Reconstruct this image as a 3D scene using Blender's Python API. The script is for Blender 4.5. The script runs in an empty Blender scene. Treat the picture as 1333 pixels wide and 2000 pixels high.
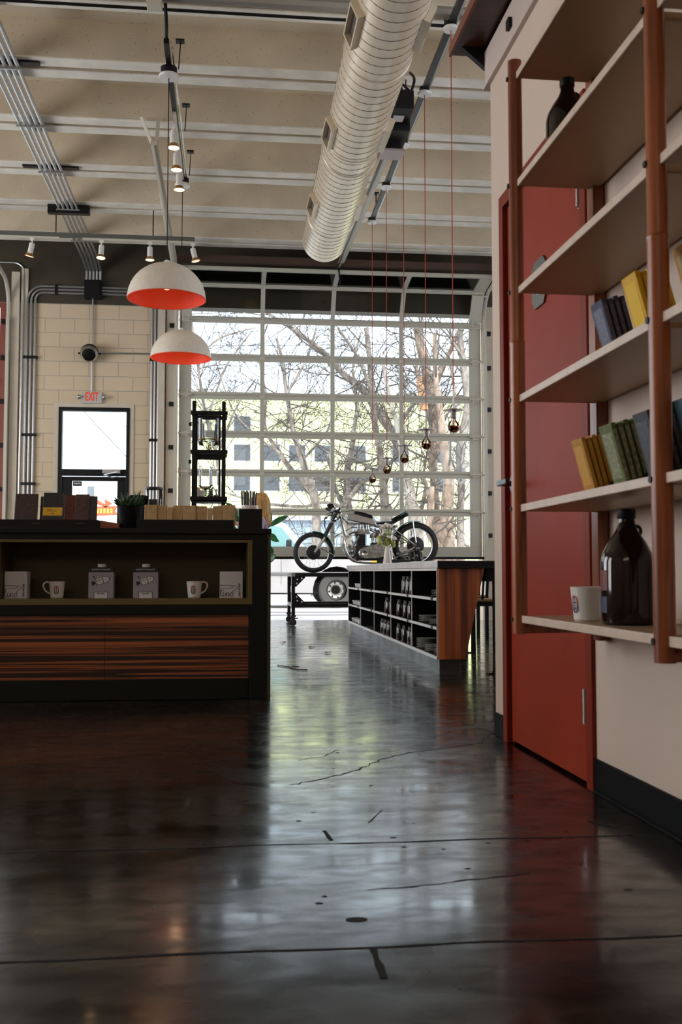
import bpy, math, random
from mathutils import Vector, Matrix, Euler
PI = math.pi
random.seed(7)
SC = bpy.context.scene
COL = SC.collection

# ------------------------------------------------------------------ camera
cd = bpy.data.cameras.new('camera'); cam = bpy.data.objects.new('camera', cd); COL.objects.link(cam)
cd.sensor_fit = 'VERTICAL'; cd.sensor_height = 36.0; cd.sensor_width = 24.0; cd.lens = 36.0
cd.clip_start = 0.05; cd.clip_end = 400
cam.location = (0, 0, 0.68)
cam.rotation_euler = (math.radians(90 + 3.36), 0, -math.atan(217.5 / 2000))
cd.dof.use_dof = True; cd.dof.focus_distance = 10.5; cd.dof.aperture_fstop = 9.0
SC.camera = cam

# ------------------------------------------------------------------ light and exposure
SC.view_settings.view_transform = 'Standard'; SC.view_settings.look = 'None'
SC.view_settings.gamma = 1; SC.view_settings.use_curve_mapping = False
SC.view_settings.exposure = 0.0
W = bpy.data.worlds.new('overcast_sky'); SC.world = W; W.use_nodes = True
wn = W.node_tree; wn.nodes.clear()
wo = wn.nodes.new('ShaderNodeOutputWorld'); wb = wn.nodes.new('ShaderNodeBackground')
wt = wn.nodes.new('ShaderNodeTexCoord'); wz = wn.nodes.new('ShaderNodeTexNoise'); wr = wn.nodes.new('ShaderNodeValToRGB')
wz.inputs['Scale'].default_value = 2.2; wz.inputs['Detail'].default_value = 5
wr.color_ramp.elements[0].position = .3; wr.color_ramp.elements[0].color = (.62, .78, 1.0, 1)
wr.color_ramp.elements[1].position = .7; wr.color_ramp.elements[1].color = (1, 1, 1, 1)
wn.links.new(wt.outputs['Generated'], wz.inputs['Vector']); wn.links.new(wz.outputs['Fac'], wr.inputs['Fac'])
wn.links.new(wr.outputs['Color'], wb.inputs['Color']); wn.links.new(wb.outputs[0], wo.inputs['Surface'])
wb.inputs['Strength'].default_value = 3.8
def sun(rot, s, ang, col):
    l = bpy.data.lights.new('sun', 'SUN'); l.energy = s; l.angle = math.radians(ang); l.color = col
    o = bpy.data.objects.new('sun', l); COL.objects.link(o); o.rotation_euler = [math.radians(a) for a in rot]
sun((38, 0, 12), 4.5, 25, (1, .97, .92))
def area(loc, rot, sx, sy, power, col):
    l = bpy.data.lights.new('daylight_fill', 'AREA'); l.shape = 'RECTANGLE'; l.size = sx; l.size_y = sy
    l.energy = power; l.color = col
    o = bpy.data.objects.new('daylight_fill', l); COL.objects.link(o); o.location = loc
    o.rotation_euler = [math.radians(a) for a in rot]
# area fill added at unseen left and far right openings and behind the camera
area((-7.05, 9.6, 2.4), (0, -90, 0), 2.8, 4.6, 160, (1, .97, .93))
area((-7.05, 4.3, 2.2), (0, -90, 0), 2.6, 2.0, 92, (1, .92, .84))
area((-2.5, -5.9, 4.2), (84, 0, 0), 6.0, 1.2, 48, (1, .88, .74))  # added high fill lamp; the front wall has no window here
area((6.9, 9.5, 2.4), (0, 90, 0), 2.8, 4.0, 30, (.95, .98, 1))

# ------------------------------------------------------------------ materials
MATS = {}
JIT = random.Random(1)
def mat(name, col, rough=.5, metal=0.0, noise=None, bump=0.0, spec=None, emit=None, coat=0, trans=0, alpha=None, ior=None, bscale=None):
    if name in MATS: return MATS[name]
    m = bpy.data.materials.new(name); m.use_nodes = True; nt = m.node_tree; b = nt.nodes['Principled BSDF']
    b.inputs['Base Color'].default_value = (*col, 1); b.inputs['Roughness'].default_value = rough; b.inputs['Metallic'].default_value = metal
    if spec is not None: b.inputs['Specular IOR Level'].default_value = spec
    if emit: b.inputs['Emission Color'].default_value = (*emit[0], 1); b.inputs['Emission Strength'].default_value = emit[1]
    if coat: b.inputs['Coat Weight'].default_value = coat
    if trans: b.inputs['Transmission Weight'].default_value = trans
    if ior: b.inputs['IOR'].default_value = ior
    if noise or bump:
        tc = nt.nodes.new('ShaderNodeTexCoord'); mp = nt.nodes.new('ShaderNodeMapping'); nz = nt.nodes.new('ShaderNodeTexNoise')
        sc = noise[0] if noise else (bscale or 40)
        mp.inputs['Scale'].default_value = sc if isinstance(sc, tuple) else (sc, sc, sc)
        nz.inputs['Scale'].default_value = 1; nz.inputs['Detail'].default_value = 4
        nt.links.new(tc.outputs['Object'], mp.inputs['Vector']); nt.links.new(mp.outputs[0], nz.inputs['Vector'])
        if noise:
            r = nt.nodes.new('ShaderNodeValToRGB'); a = noise[1]
            lo = noise[2] if len(noise) > 2 else tuple(c * (1 - a) for c in col)
            hi = col if len(noise) > 2 else tuple(min(1, c * (1 + a)) for c in col)
            r.color_ramp.elements[0].position = .35; r.color_ramp.elements[0].color = (*lo, 1)
            r.color_ramp.elements[1].position = .65; r.color_ramp.elements[1].color = (*hi, 1)
            nt.links.new(nz.outputs['Fac'], r.inputs['Fac']); nt.links.new(r.outputs['Color'], b.inputs['Base Color'])
        if bump:
            bp = nt.nodes.new('ShaderNodeBump'); bp.inputs['Strength'].default_value = bump; bp.inputs['Distance'].default_value = .01
            nt.links.new(nz.outputs['Fac'], bp.inputs['Height']); nt.links.new(bp.outputs[0], b.inputs['Normal'])
    MATS[name] = m; return m
def glass_mat(name, tint=(1, 1, 1), refl=.1, rough=0.0):
    m = bpy.data.materials.new(name); m.use_nodes = True; nt = m.node_tree; nt.nodes.clear()
    o = nt.nodes.new('ShaderNodeOutputMaterial'); mx = nt.nodes.new('ShaderNodeMixShader'); t = nt.nodes.new('ShaderNodeBsdfTransparent')
    g = nt.nodes.new('ShaderNodeBsdfGlossy'); f = nt.nodes.new('ShaderNodeFresnel'); f.inputs['IOR'].default_value = 1 + refl * 4.5
    t.inputs[0].default_value = (*tint, 1); g.inputs['Roughness'].default_value = rough
    nt.links.new(f.outputs[0], mx.inputs[0]); nt.links.new(t.outputs[0], mx.inputs[1]); nt.links.new(g.outputs[0], mx.inputs[2])
    nt.links.new(mx.outputs[0], o.inputs[0]); MATS[name] = m; return m
def grain(name, dark, light, scale, rough=.35, pos=(.35, .65), dist=1.5, detail=3):
    m = bpy.data.materials.new(name); m.use_nodes = True; nt = m.node_tree; b = nt.nodes['Principled BSDF']
    tc = nt.nodes.new('ShaderNodeTexCoord'); mp = nt.nodes.new('ShaderNodeMapping'); nz = nt.nodes.new('ShaderNodeTexNoise'); r = nt.nodes.new('ShaderNodeValToRGB')
    mp.inputs['Scale'].default_value = scale; nz.inputs['Scale'].default_value = 1; nz.inputs['Detail'].default_value = detail; nz.inputs['Distortion'].default_value = dist
    r.color_ramp.elements[0].position = pos[0]; r.color_ramp.elements[0].color = (*dark, 1)
    r.color_ramp.elements[1].position = pos[1]; r.color_ramp.elements[1].color = (*light, 1)
    nt.links.new(tc.outputs['Object'], mp.inputs['Vector']); nt.links.new(mp.outputs[0], nz.inputs['Vector'])
    nt.links.new(nz.outputs['Fac'], r.inputs['Fac']); nt.links.new(r.outputs['Color'], b.inputs['Base Color'])
    b.inputs['Roughness'].default_value = rough; MATS[name] = m; return m

M_CONC = mat('painted_concrete', (.60, .565, .48), .75, noise=(3.0, .10), bump=.25)
# pitted painted concrete for the ceiling
def ceiling_mat():
    m = bpy.data.materials.new('pitted_ceiling_concrete'); m.use_nodes = True; nt = m.node_tree; b = nt.nodes['Principled BSDF']
    tc = nt.nodes.new('ShaderNodeTexCoord'); v = nt.nodes.new('ShaderNodeTexVoronoi'); v.inputs['Scale'].default_value = 24
    r = nt.nodes.new('ShaderNodeValToRGB'); r.color_ramp.elements[0].position = .06; r.color_ramp.elements[0].color = (.12, .1, .08, 1)
    r.color_ramp.elements[1].position = .12; r.color_ramp.elements[1].color = (1, 1, 1, 1)
    n = nt.nodes.new('ShaderNodeTexNoise'); n.inputs['Scale'].default_value = 1.5; n.inputs['Detail'].default_value = 6
    r2 = nt.nodes.new('ShaderNodeValToRGB'); r2.color_ramp.elements[0].position = .3; r2.color_ramp.elements[0].color = (.60, .505, .38, 1)
    r2.color_ramp.elements[1].position = .7; r2.color_ramp.elements[1].color = (.78, .67, .50, 1)
    mx = nt.nodes.new('ShaderNodeMix'); mx.data_type = 'RGBA'; mx.blend_type = 'MULTIPLY'; mx.inputs[0].default_value = 1
    for s, t in ((tc.outputs['Object'], v.inputs['Vector']), (v.outputs['Distance'], r.inputs['Fac']), (tc.outputs['Object'], n.inputs['Vector']),
                 (n.outputs['Fac'], r2.inputs['Fac']), (r.outputs['Color'], mx.inputs[6]), (r2.outputs['Color'], mx.inputs[7]), (mx.outputs[2], b.inputs['Base Color'])): nt.links.new(s, t)
    b.inputs['Roughness'].default_value = .8; return m
M_CEIL = ceiling_mat()
M_LEG = mat('joist_white_paint', (.84, .79, .70), .6, noise=(5.0, .08))
def block_mat():
    m = bpy.data.materials.new('cream_concrete_block'); m.use_nodes = True; nt = m.node_tree; b = nt.nodes['Principled BSDF']
    tc = nt.nodes.new('ShaderNodeTexCoord'); sp = nt.nodes.new('ShaderNodeSeparateXYZ'); cb = nt.nodes.new('ShaderNodeCombineXYZ'); br = nt.nodes.new('ShaderNodeTexBrick')
    br.inputs['Scale'].default_value = 1; br.inputs['Brick Width'].default_value = .4; br.inputs['Row Height'].default_value = .2
    br.inputs['Mortar Size'].default_value = .006; br.inputs['Mortar Smooth'].default_value = .3
    br.inputs['Color1'].default_value = (.70, .56, .385, 1); br.inputs['Color2'].default_value = (.68, .54, .37, 1); br.inputs['Mortar'].default_value = (.47, .40, .30, 1)
    nt.links.new(tc.outputs['Object'], sp.inputs[0]); nt.links.new(sp.outputs[0], cb.inputs[0]); nt.links.new(sp.outputs[2], cb.inputs[1])
    nt.links.new(cb.outputs[0], br.inputs['Vector']); nt.links.new(br.outputs['Color'], b.inputs['Base Color'])
    bp = nt.nodes.new('ShaderNodeBump'); bp.inputs['Strength'].default_value = .5; bp.inputs['Distance'].default_value = .01; bp.invert = True
    nt.links.new(br.outputs['Fac'], bp.inputs['Height']); nt.links.new(bp.outputs[0], b.inputs['Normal']); b.inputs['Roughness'].default_value = .6
    return m
M_BLOCK = block_mat()
def floor_mat():
    m = bpy.data.materials.new('polished_dark_concrete'); m.use_nodes = True; nt = m.node_tree; b = nt.nodes['Principled BSDF']; L = nt.links.new
    tc = nt.nodes.new('ShaderNodeTexCoord')
    def nz(s, d, dist=0, sc=(1, 1, 1)):
        mp = nt.nodes.new('ShaderNodeMapping'); mp.inputs['Scale'].default_value = sc
        n = nt.nodes.new('ShaderNodeTexNoise'); n.inputs['Scale'].default_value = s; n.inputs['Detail'].default_value = d; n.inputs['Distortion'].default_value = dist
        L(tc.outputs['Object'], mp.inputs[0]); L(mp.outputs[0], n.inputs['Vector']); return n.outputs['Fac']
    def ramp(src, p0, c0, p1, c1):
        r = nt.nodes.new('ShaderNodeValToRGB'); r.color_ramp.elements[0].position = p0; r.color_ramp.elements[0].color = (*c0, 1)
        r.color_ramp.elements[1].position = p1; r.color_ramp.elements[1].color = (*c1, 1); L(src, r.inputs['Fac']); return r.outputs['Color']
    base = ramp(nz(1.5, 9, .7), .42, (.0035, .0023, .0018), .70, (.040, .025, .016))
    fine = ramp(nz(14, 6, .3, (1, 1.6, 1)), .35, (.45, .45, .45), .62, (1.15, 1.15, 1.15))
    mx = nt.nodes.new('ShaderNodeMix'); mx.data_type = 'RGBA'; mx.blend_type = 'MULTIPLY'; mx.inputs[0].default_value = 1
    L(base, mx.inputs[6]); L(fine, mx.inputs[7]); L(mx.outputs[2], b.inputs['Base Color'])
    L(ramp(nz(5, 7, .6, (1, 1.4, 1)), .3, (.14, .14, .14), .7, (.38, .38, .38)), b.inputs['Roughness']); L(ramp(nz(3.2, 8, .5, (1, 2.2, 1)), .34, (.07, .07, .07), .68, (.21, .21, .21)), b.inputs['Coat Roughness']); L(ramp(nz(7, 8, .4, (1, 2.5, 1)), .36, (.45, .45, .45), .58, (1, 1, 1)), b.inputs['Coat Weight'])
    bp = nt.nodes.new('ShaderNodeBump'); bp.inputs['Strength'].default_value = .08; bp.inputs['Distance'].default_value = .003
    L(nz(22, 5, .2), bp.inputs['Height']); L(bp.outputs[0], b.inputs['Normal']); b.inputs['Specular IOR Level'].default_value = .12; b.inputs['Coat Weight'].default_value = 1.0; b.inputs['Coat IOR'].default_value = 1.36; b.inputs['Coat Roughness'].default_value = .16
    return m
M_FLOOR = floor_mat()
M_OLIVE_WALL = mat('dark_olive_wall_paint', (.052, .042, .024), .6, noise=(2, .12))
M_WALL = mat('warm_white_wall_paint', (.68, .55, .46), .7, noise=(1.5, .04), bump=.06, bscale=60)
M_RED = mat('red_door_paint', (.31, .040, .018), .5, spec=.10, noise=(2, .10))
M_RED2 = mat('red_frame_paint', (.22, .030, .014), .5, spec=.12)
M_BLACK = mat('matte_black', (.008, .008, .009), .5, spec=.25)
M_BLACKM = mat('black_metal', (.018, .018, .02), .35, metal=.6)
M_RUBBER = mat('black_rubber', (.014, .014, .015), .6)
M_BASEB = mat('black_vinyl_base', (.004, .005, .006), .55, spec=.12)
M_CREAMM = mat('cream_painted_metal', (.62, .58, .49), .45)
M_DOORF = mat('garage_frame_paint', (.54, .52, .44), .4)
M_JAMB = mat('cream_jamb_paint', (.64, .56, .45), .5, noise=(4, .05))
M_GALV = mat('galvanised_conduit', (.50, .51, .52), .32, metal=.85)
M_DUCT = mat('satin_duct_metal', (.80, .69, .54), .32, metal=.35, noise=(2.5, .05))
M_SEAM = mat('duct_seam', (.20, .16, .12), .5, metal=.4)  # seam darkened in its colour to stand for the crimp's shadow gap
M_WALNUT = grain('walnut_post', (.17, .040, .012), (.44, .125, .04), (30, 30, 2.0), .3, dist=.4)
M_MAPLE = mat('maple_shelf_edge', (.70, .56, .45), .42, noise=((3, 20, 3), .06))
M_SHELF = mat('shelf_laminate', (.38, .255, .15), .4)
M_ZEBRA = grain('zebrawood', (.022, .007, .004), (.46, .125, .035), (.5, 6, 52), .35, pos=(.44, .68), dist=1.4, detail=3.5)
M_TEAK = grain('end_panel_walnut', (.15, .028, .010), (.75, .20, .05), (19, 5, .5), .35, pos=(.36, .66), dist=.5, detail=3)
M_CFRAME = mat('black_green_frame', (.006, .0075, .0055), .5, spec=.25)
M_NICHE = mat('olive_niche', (.075, .052, .014), .55)
M_LIP = mat('olive_lip', (.14, .10, .026), .5)
M_ZINC = mat('zinc_top', (.52, .45, .43), .38, metal=.75, noise=(6, .12))
M_STEEL = mat('raw_steel', (.11, .105, .10), .4, metal=.8, noise=(5, .5))
M_EDGE = mat('steel_shelf_edge', (.60, .56, .52), .35, metal=.7)
M_CHROME = mat('chrome', (.78, .78, .77), .10, metal=1)
M_ALU = mat('brushed_aluminium', (.55, .55, .53), .25, metal=1)
M_WHITE = mat('white_ceramic', (.80, .79, .76), .22)
M_PAPER = mat('white_card', (.74, .72, .74), .6)
M_INK = mat('black_ink', (.015, .015, .02), .6)
M_AMBER = mat('dark_amber_glass', (.012, .004, .002), .08, spec=.5)
G_PANE = glass_mat('window_glass', (.97, .99, .98), .08)
G_JAR = glass_mat('clear_glass', (.93, .95, .95), .14)
G_BULB = glass_mat('bulb_glass', (.98, .95, .93), .12)
G_TINT = glass_mat('teal_car_glass', (.50, .72, .74), .2)

# ------------------------------------------------------------------ mesh tools
def circ(n, r, ph=0): return [(r * math.cos(2 * PI * i / n + ph), r * math.sin(2 * PI * i / n + ph)) for i in range(n)]
class MB:
    def __init__(s): s.V = []; s.F = []
    def add(s, V, F):
        k = len(s.V); s.V += [Vector(v) for v in V]; s.F += [tuple(i + k for i in f) for f in F]; return s
    def box(s, x0, x1, y0, y1, z0, z1):
        e = JIT.uniform(.00001, .00009); x0 -= e; x1 += e; e = JIT.uniform(.00001, .00009); y0 -= e; y1 += e; e = JIT.uniform(.00001, .00005); z0 -= e; z1 += e   # keeps joined boxes from sharing a face
        return s.add([(x, y, z) for x in (x0, x1) for y in (y0, y1) for z in (z0, z1)],
                     [(0, 1, 3, 2), (4, 6, 7, 5), (0, 4, 5, 1), (2, 3, 7, 6), (0, 2, 6, 4), (1, 5, 7, 3)])
    def obox(s, c, size, e=(0, 0, 0)):
        k = len(s.V); a, b, d = [v / 2 for v in size]; s.box(-a, a, -b, b, -d, d); s.xf(k, Matrix.Translation(c) @ Euler(e).to_matrix().to_4x4()); return s
    def bar(s, a, b, w, h, up=(0, 0, 1)):
        a = Vector(a); b = Vector(b); d = (b - a); L = d.length; d.normalize(); u = Vector(up)
        if abs(d.dot(u)) > .98: u = Vector((1, 0, 0))
        sd = d.cross(u).normalized(); u = sd.cross(d).normalized(); k = len(s.V); s.box(-w / 2, w / 2, 0, L, -h / 2, h / 2)
        s.xf(k, Matrix.Translation(a) @ Matrix((sd, d, u)).transposed().to_4x4()); return s
    def xf(s, k, M):
        for i in range(k, len(s.V)): s.V[i] = M @ s.V[i]
        return s
    def tube(s, P, r, n=8, cap=True, closed=False):
        P = [Vector(p) for p in P]; m = len(P); R = r if isinstance(r, (list, tuple)) else [r] * m
        T = []
        for i in range(m):
            a = P[(i - 1) % m] if (closed or i > 0) else P[i]; b = P[(i + 1) % m] if (closed or i < m - 1) else P[i]
            t = (b - a); T.append(t.normalized() if t.length > 1e-9 else Vector((0, 0, 1)))
        u = T[0].orthogonal().normalized(); k = len(s.V)
        for i in range(m):
            u = (u - T[i] * u.dot(T[i])); u = u.normalized() if u.length > 1e-6 else T[i].orthogonal().normalized(); w = T[i].cross(u)
            for j in range(n):
                a = 2 * PI * j / n; s.V.append(P[i] + (u * math.cos(a) + w * math.sin(a)) * R[i])
        for i in range(m if closed else m - 1):
            a = k + i * n; b = k + ((i + 1) % m) * n
            for j in range(n): s.F.append((a + j, a + (j + 1) % n, b + (j + 1) % n, b + j))
        if cap and not closed:
            s.F.append(tuple(k + j for j in reversed(range(n)))); s.F.append(tuple(k + (m - 1) * n + j for j in range(n)))
        return s
    def lathe(s, prof, c=(0, 0, 0), n=24, M=None, a0=0, a1=2 * PI):
        k = len(s.V); full = abs(a1 - a0 - 2 * PI) < 1e-6; nn = n if full else n + 1; C = Vector(c)
        for (r, z) in prof:
            for j in range(nn):
                a = a0 + (a1 - a0) * j / n; s.V.append(Vector((max(r, 1e-5) * math.cos(a), max(r, 1e-5) * math.sin(a), z)))
        for i in range(len(prof) - 1):
            for j in range(n):
                j2 = (j + 1) % nn; a = k + i * nn; b = a + nn; s.F.append((a + j, a + j2, b + j2, b + j))
        if M is not None: s.xf(k, M)
        s.xf(k, Matrix.Translation(C)); return s
    def cyl(s, a, b, r, n=16): return s.tube([a, b], r, n)
    def sph(s, c, r, n=16, sc=(1, 1, 1)):
        m = max(4, n // 2); k = len(s.V); s.lathe([(math.sin(PI * i / m), -math.cos(PI * i / m)) for i in range(m + 1)], n=n)
        return s.xf(k, Matrix.Translation(c) @ Matrix.Diagonal((r * sc[0], r * sc[1], r * sc[2], 1)))
    def prism(s, poly, a0, a1, ax='y'):
        n = len(poly); f = {'y': lambda p, a: (p[0], a, p[1]), 'x': lambda p, a: (a, p[0], p[1]), 'z': lambda p, a: (p[0], p[1], a)}[ax]
        return s.add([f(p, a0) for p in poly] + [f(p, a1) for p in poly],
                     [tuple(range(n)), tuple(reversed(range(n, 2 * n)))] + [(i, n + i, n + (i + 1) % n, (i + 1) % n) for i in range(n)])
    def torus(s, c, R, r, ax='y', n=40, m=10, a0=0, a1=2 * PI, rs=1.0):
        f = {'y': lambda x, z: (c[0] + x, c[1], c[2] + z), 'z': lambda x, z: (c[0] + x, c[1] + z, c[2]), 'x': lambda x, z: (c[0], c[1] + x, c[2] + z)}[ax]
        full = abs(a1 - a0 - 2 * PI) < 1e-6; N = n if full else n + 1
        return s.tube([f(R * math.cos(a0 + (a1 - a0) * i / n), R * math.sin(a0 + (a1 - a0) * i / n)) for i in range(N)], r, m, closed=full)
    def build(s, name, m, parent=None, smooth=True, bevel=0, ang=38, origin=None, label=None):
        me = bpy.data.meshes.new(name)
        if parent is not None: O = ORG[parent.name]
        elif origin is not None: O = Vector(origin)
        else:
            lo = [min(v[i] for v in s.V) for i in range(3)]; hi = [max(v[i] for v in s.V) for i in range(3)]
            O = Vector(((lo[0] + hi[0]) / 2, (lo[1] + hi[1]) / 2, lo[2]))
        me.from_pydata([v - O for v in s.V], [], s.F); me.update()
        import bmesh
        b = bmesh.new(); b.from_mesh(me); bmesh.ops.recalc_face_normals(b, faces=b.faces); b.to_mesh(me); b.free()
        me.materials.append(m)
        if smooth:
            me.polygons.foreach_set('use_smooth', [True] * len(me.polygons)); me.set_sharp_from_angle(angle=math.radians(ang))
        o = bpy.data.objects.new(name, me); COL.objects.link(o); ORG[o.name] = O
        if parent is not None: o.parent = parent
        else: o.location = O
        if bevel:
            bv = o.modifiers.new('soft_edge', 'BEVEL'); bv.width = bevel; bv.segments = 2; bv.limit_method = 'ANGLE'; bv.angle_limit = math.radians(40)
        if label: o['label'] = label
        return o
ORG = {}
def thing(name, label, cat, loc=(0, 0, 0), group=None):
    o = bpy.data.objects.new(name, None); COL.objects.link(o); o.location = loc; ORG[o.name] = Vector(loc); o.empty_display_size = .1
    o['label'] = label; o['category'] = cat
    if group: o['group'] = group
    return o
def tag(o, label, cat, group=None, kind=None):
    o['label'] = label; o['category'] = cat
    if group: o['group'] = group
    if kind: o['kind'] = kind
    return o
def struct(o, label=None):
    o['kind'] = 'structure'
    if label: o['label'] = label
    return o
def sempty(name, loc):
    o = bpy.data.objects.new(name, None); COL.objects.link(o); o.location = loc; ORG[o.name] = Vector(loc); o['kind'] = 'structure'; return o
def copy_tree(o, parent=None):
    kids = [c for c in o.children]
    c = o.copy(); COL.objects.link(c); c.parent = parent; ORG[c.name] = ORG[o.name]
    for ch in kids: copy_tree(ch, c)
    return c
def dup(o, loc, label=None, group=None, rz=None):
    c = copy_tree(o); c.location = loc
    if label: c['label'] = label
    if group: c['group'] = group
    if rz is not None: c.rotation_euler.z = rz
    return c
def text(s, size, m, parent, loc, name='lettering', rot=(90, 0, 0), sx=1, extrude=.0004, align='CENTER', bold=0):
    cu = bpy.data.curves.new('t', 'FONT'); cu.body = s; cu.size = size; cu.extrude = extrude; cu.align_x = align; cu.align_y = 'CENTER'; cu.offset = bold
    t = bpy.data.objects.new('t', cu); COL.objects.link(t)
    me = bpy.data.meshes.new_from_object(t.evaluated_get(bpy.context.evaluated_depsgraph_get()))
    bpy.data.objects.remove(t); me.name = name
    M = Matrix.Translation(Vector(loc) - ORG[parent.name]) @ Euler([math.radians(a) for a in rot]).to_matrix().to_4x4() @ Matrix.Diagonal((sx, 1, 1, 1))
    me.transform(M); me.materials.clear(); me.materials.append(m)
    o = bpy.data.objects.new(name, me); COL.objects.link(o); o.parent = parent; ORG[o.name] = ORG[parent.name]; return o
def arc(c, R, a0, a1, n=12, ax='y'):
    out = []
    for i in range(n + 1):
        a = math.radians(a0 + (a1 - a0) * i / n); x, z = R * math.cos(a), R * math.sin(a)
        out.append({'y': (c[0] + x, c[1], c[2] + z), 'x': (c[0], c[1] + x, c[2] + z), 'z': (c[0] + x, c[1] + z, c[2])}[ax])
    return out
def bez(P, n=12):
    P = [Vector(p) for p in P]; out = []
    for i in range(len(P) - 1):
        p0 = P[max(i - 1, 0)]; p1 = P[i]; p2 = P[i + 1]; p3 = P[min(i + 2, len(P) - 1)]
        for k in range(n):
            t = k / n; out.append(.5 * ((2 * p1) + (p2 - p0) * t + (2 * p0 - 5 * p1 + 4 * p2 - p3) * t * t + (3 * p1 - p0 - 3 * p2 + p3) * t ** 3))
    out.append(P[-1]); return out
# ================================================================== SETTING
YB = 14.3                      # inner face of the back wall
f = MB().box(-7.2, 7.2, -6, YB + .25, -.12, 0).build('floor', M_FLOOR, origin=(0, 0, 0), smooth=False); struct(f)
# saw joints, cracks and stains of the slab
j = MB()
def wob(P, w, z=.0009):
    V = []; 
    for i, p in enumerate(P):
        q = Vector(P[min(i + 1, len(P) - 1)]) - Vector(P[max(i - 1, 0)]); nrm = Vector((-q.y, q.x, 0)).normalized()
        ww = w * (.6 + .8 * random.random()); V += [(p[0] + nrm.x * ww, p[1] + nrm.y * ww, z), (p[0] - nrm.x * ww, p[1] - nrm.y * ww, z)]
    return V, [(2 * i, 2 * i + 2, 2 * i + 3, 2 * i + 1) for i in range(len(P) - 1)]
for y0, w, x0 in ((2.60, .0035, -7), (1.885, .004, -.72), (6.2, .003, -7), (9.7, .003, -7)):
    j.add(*wob([(x0 + i * .06, y0 + .004 * math.sin(i * .7) + random.uniform(-.002, .002), 0) for i in range(int((1.1 - x0) / .06))], w))
j.add(*wob(bez([(-.72, 1.88, 0), (-.8, 1.86, 0), (-.95, 1.75, 0), (-1.1, 1.72, 0), (-1.4, 1.74, 0)], 8), .005))
cr = [(.20, 3.32), (.32, 3.42), (.42, 3.52), (.55, 3.72), (.68, 3.86), (.84, 3.94), (1.0, 4.05), (1.12, 4.3), (1.05, 4.6)]
def jag(P, n, a):
    out = []
    for i in range(len(P) - 1):
        for k in range(n):
            t = k / n; out.append((P[i][0] * (1 - t) + P[i + 1][0] * t + random.uniform(-a, a), P[i][1] * (1 - t) + P[i + 1][1] * t + random.uniform(-a, a), 0))
    out.append((*P[-1], 0)); return out
j.add(*wob(jag(cr, 6, .008), .0028))
j.add(*wob(jag([(.25, 3.75), (.35, 3.82), (.42, 3.95)], 5, .006), .002))
j.add(*wob(jag([(.30, 2.22), (.42, 2.235), (.55, 2.27), (.68, 2.3)], 6, .004), .0022))
for a, b, w in (((.262, 2.63), (.252, 2.73), .005), ((.262, 1.88), (.262, 1.74), .006), ((1.03, 2.66), (.98, 2.76), .005), ((.95, 1.92), (1.0, 1.83), .003), ((.38, 2.8), (.44, 2.95), .0015)):
    j.add(*wob(jag([a, b], 5, .001), w))
j.build('slab_joint', mat('joint_black', (.004, .004, .005), .8), f, smooth=False)
st = MB()
for i in range(46):
    x = random.uniform(.0, 1.0); y = random.uniform(2.0, 4.8); r = random.uniform(.002, .007); n = 9
    st.add([(x + r * random.uniform(.5, 1.3) * math.cos(2 * PI * k / n) * 1.5, y + r * random.uniform(.5, 1.2) * math.sin(2 * PI * k / n), .0007) for k in range(n)], [tuple(range(n))])
n = 14; st.add([(.252 + .022 * math.cos(2 * PI * k / n), 2.035 + .014 * math.sin(2 * PI * k / n), .0008) for k in range(n)], [tuple(range(n))])
st.build('floor_stain', mat('stain_black', (.006, .005, .005), .7), f, smooth=False)
pt = MB(); V = bez([(-.72, 1.78, 0), (-.80, 1.84, 0), (-.93, 1.80, 0), (-1.0, 1.74, 0), (-.93, 1.70, 0), (-.84, 1.70, 0), (-.76, 1.735, 0), (-.72, 1.78, 0)], 6)[:-1]
pt.add([(v.x + random.uniform(-.008, .008), v.y + random.uniform(-.008, .008), .001) for v in V], [tuple(range(len(V)))])
pt.build('floor_patch', mat('pale_patch', (.30, .27, .25), .5, noise=(30, .7)), f, smooth=False)

# ceiling: slab and pairs of concrete legs with a gap between
c = MB().box(-7.2, 7.2, -6, YB + .3, 5.31, 5.5).build('ceiling', M_CEIL, origin=(0, 0, 5), smooth=False); struct(c)
for k in range(-12, 6):
    y = 8.72 + 1.13 * k
    if y > YB - .2 or y < -5.8: continue
    g = MB()
    g.prism([(y - .17, 4.99), (y - .025, 4.99), (y - .012, 5.33), (y - .195, 5.33)], -7.2, 7.2, 'x')
    g.prism([(y + .03, 4.985), (y + .165, 4.985), (y + .19, 5.33), (y + .012, 5.33)], -7.2, 7.2, 'x')
    g.build('ceiling_joist', M_CEIL, c, smooth=False)
    g2 = MB().box(-7.2, 7.2, y - .172, y - .022, 4.975, 4.991).box(-7.2, 7.2, y + .028, y + .167, 4.97, 4.986)
    g2.build('joist_edge', M_LEG, c, smooth=False, bevel=.006)

# back wall with three openings
GX0, GX1 = -.545, 3.40          # glazed garage door
w = MB()
yb0, yb1 = YB, YB + .22
w.box(-3.02, -2.40, yb0, yb1, 0, 4.385).box(-2.40, -1.35, yb0, yb1, 2.98, 4.385).box(-1.35, GX0 - .19, yb0, yb1, 0, 4.385)
w.box(GX1 + .19, 7.2, yb0, yb1, 0, 4.385)
bw = w.build('wall_back', M_BLOCK, origin=(.05, YB, -.02), smooth=False); struct(bw)
MB().box(-7.2, 7.2, yb0 - .004, yb1, 4.385, 5.32).build('painted_band', M_OLIVE_WALL, bw, smooth=False)
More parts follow.
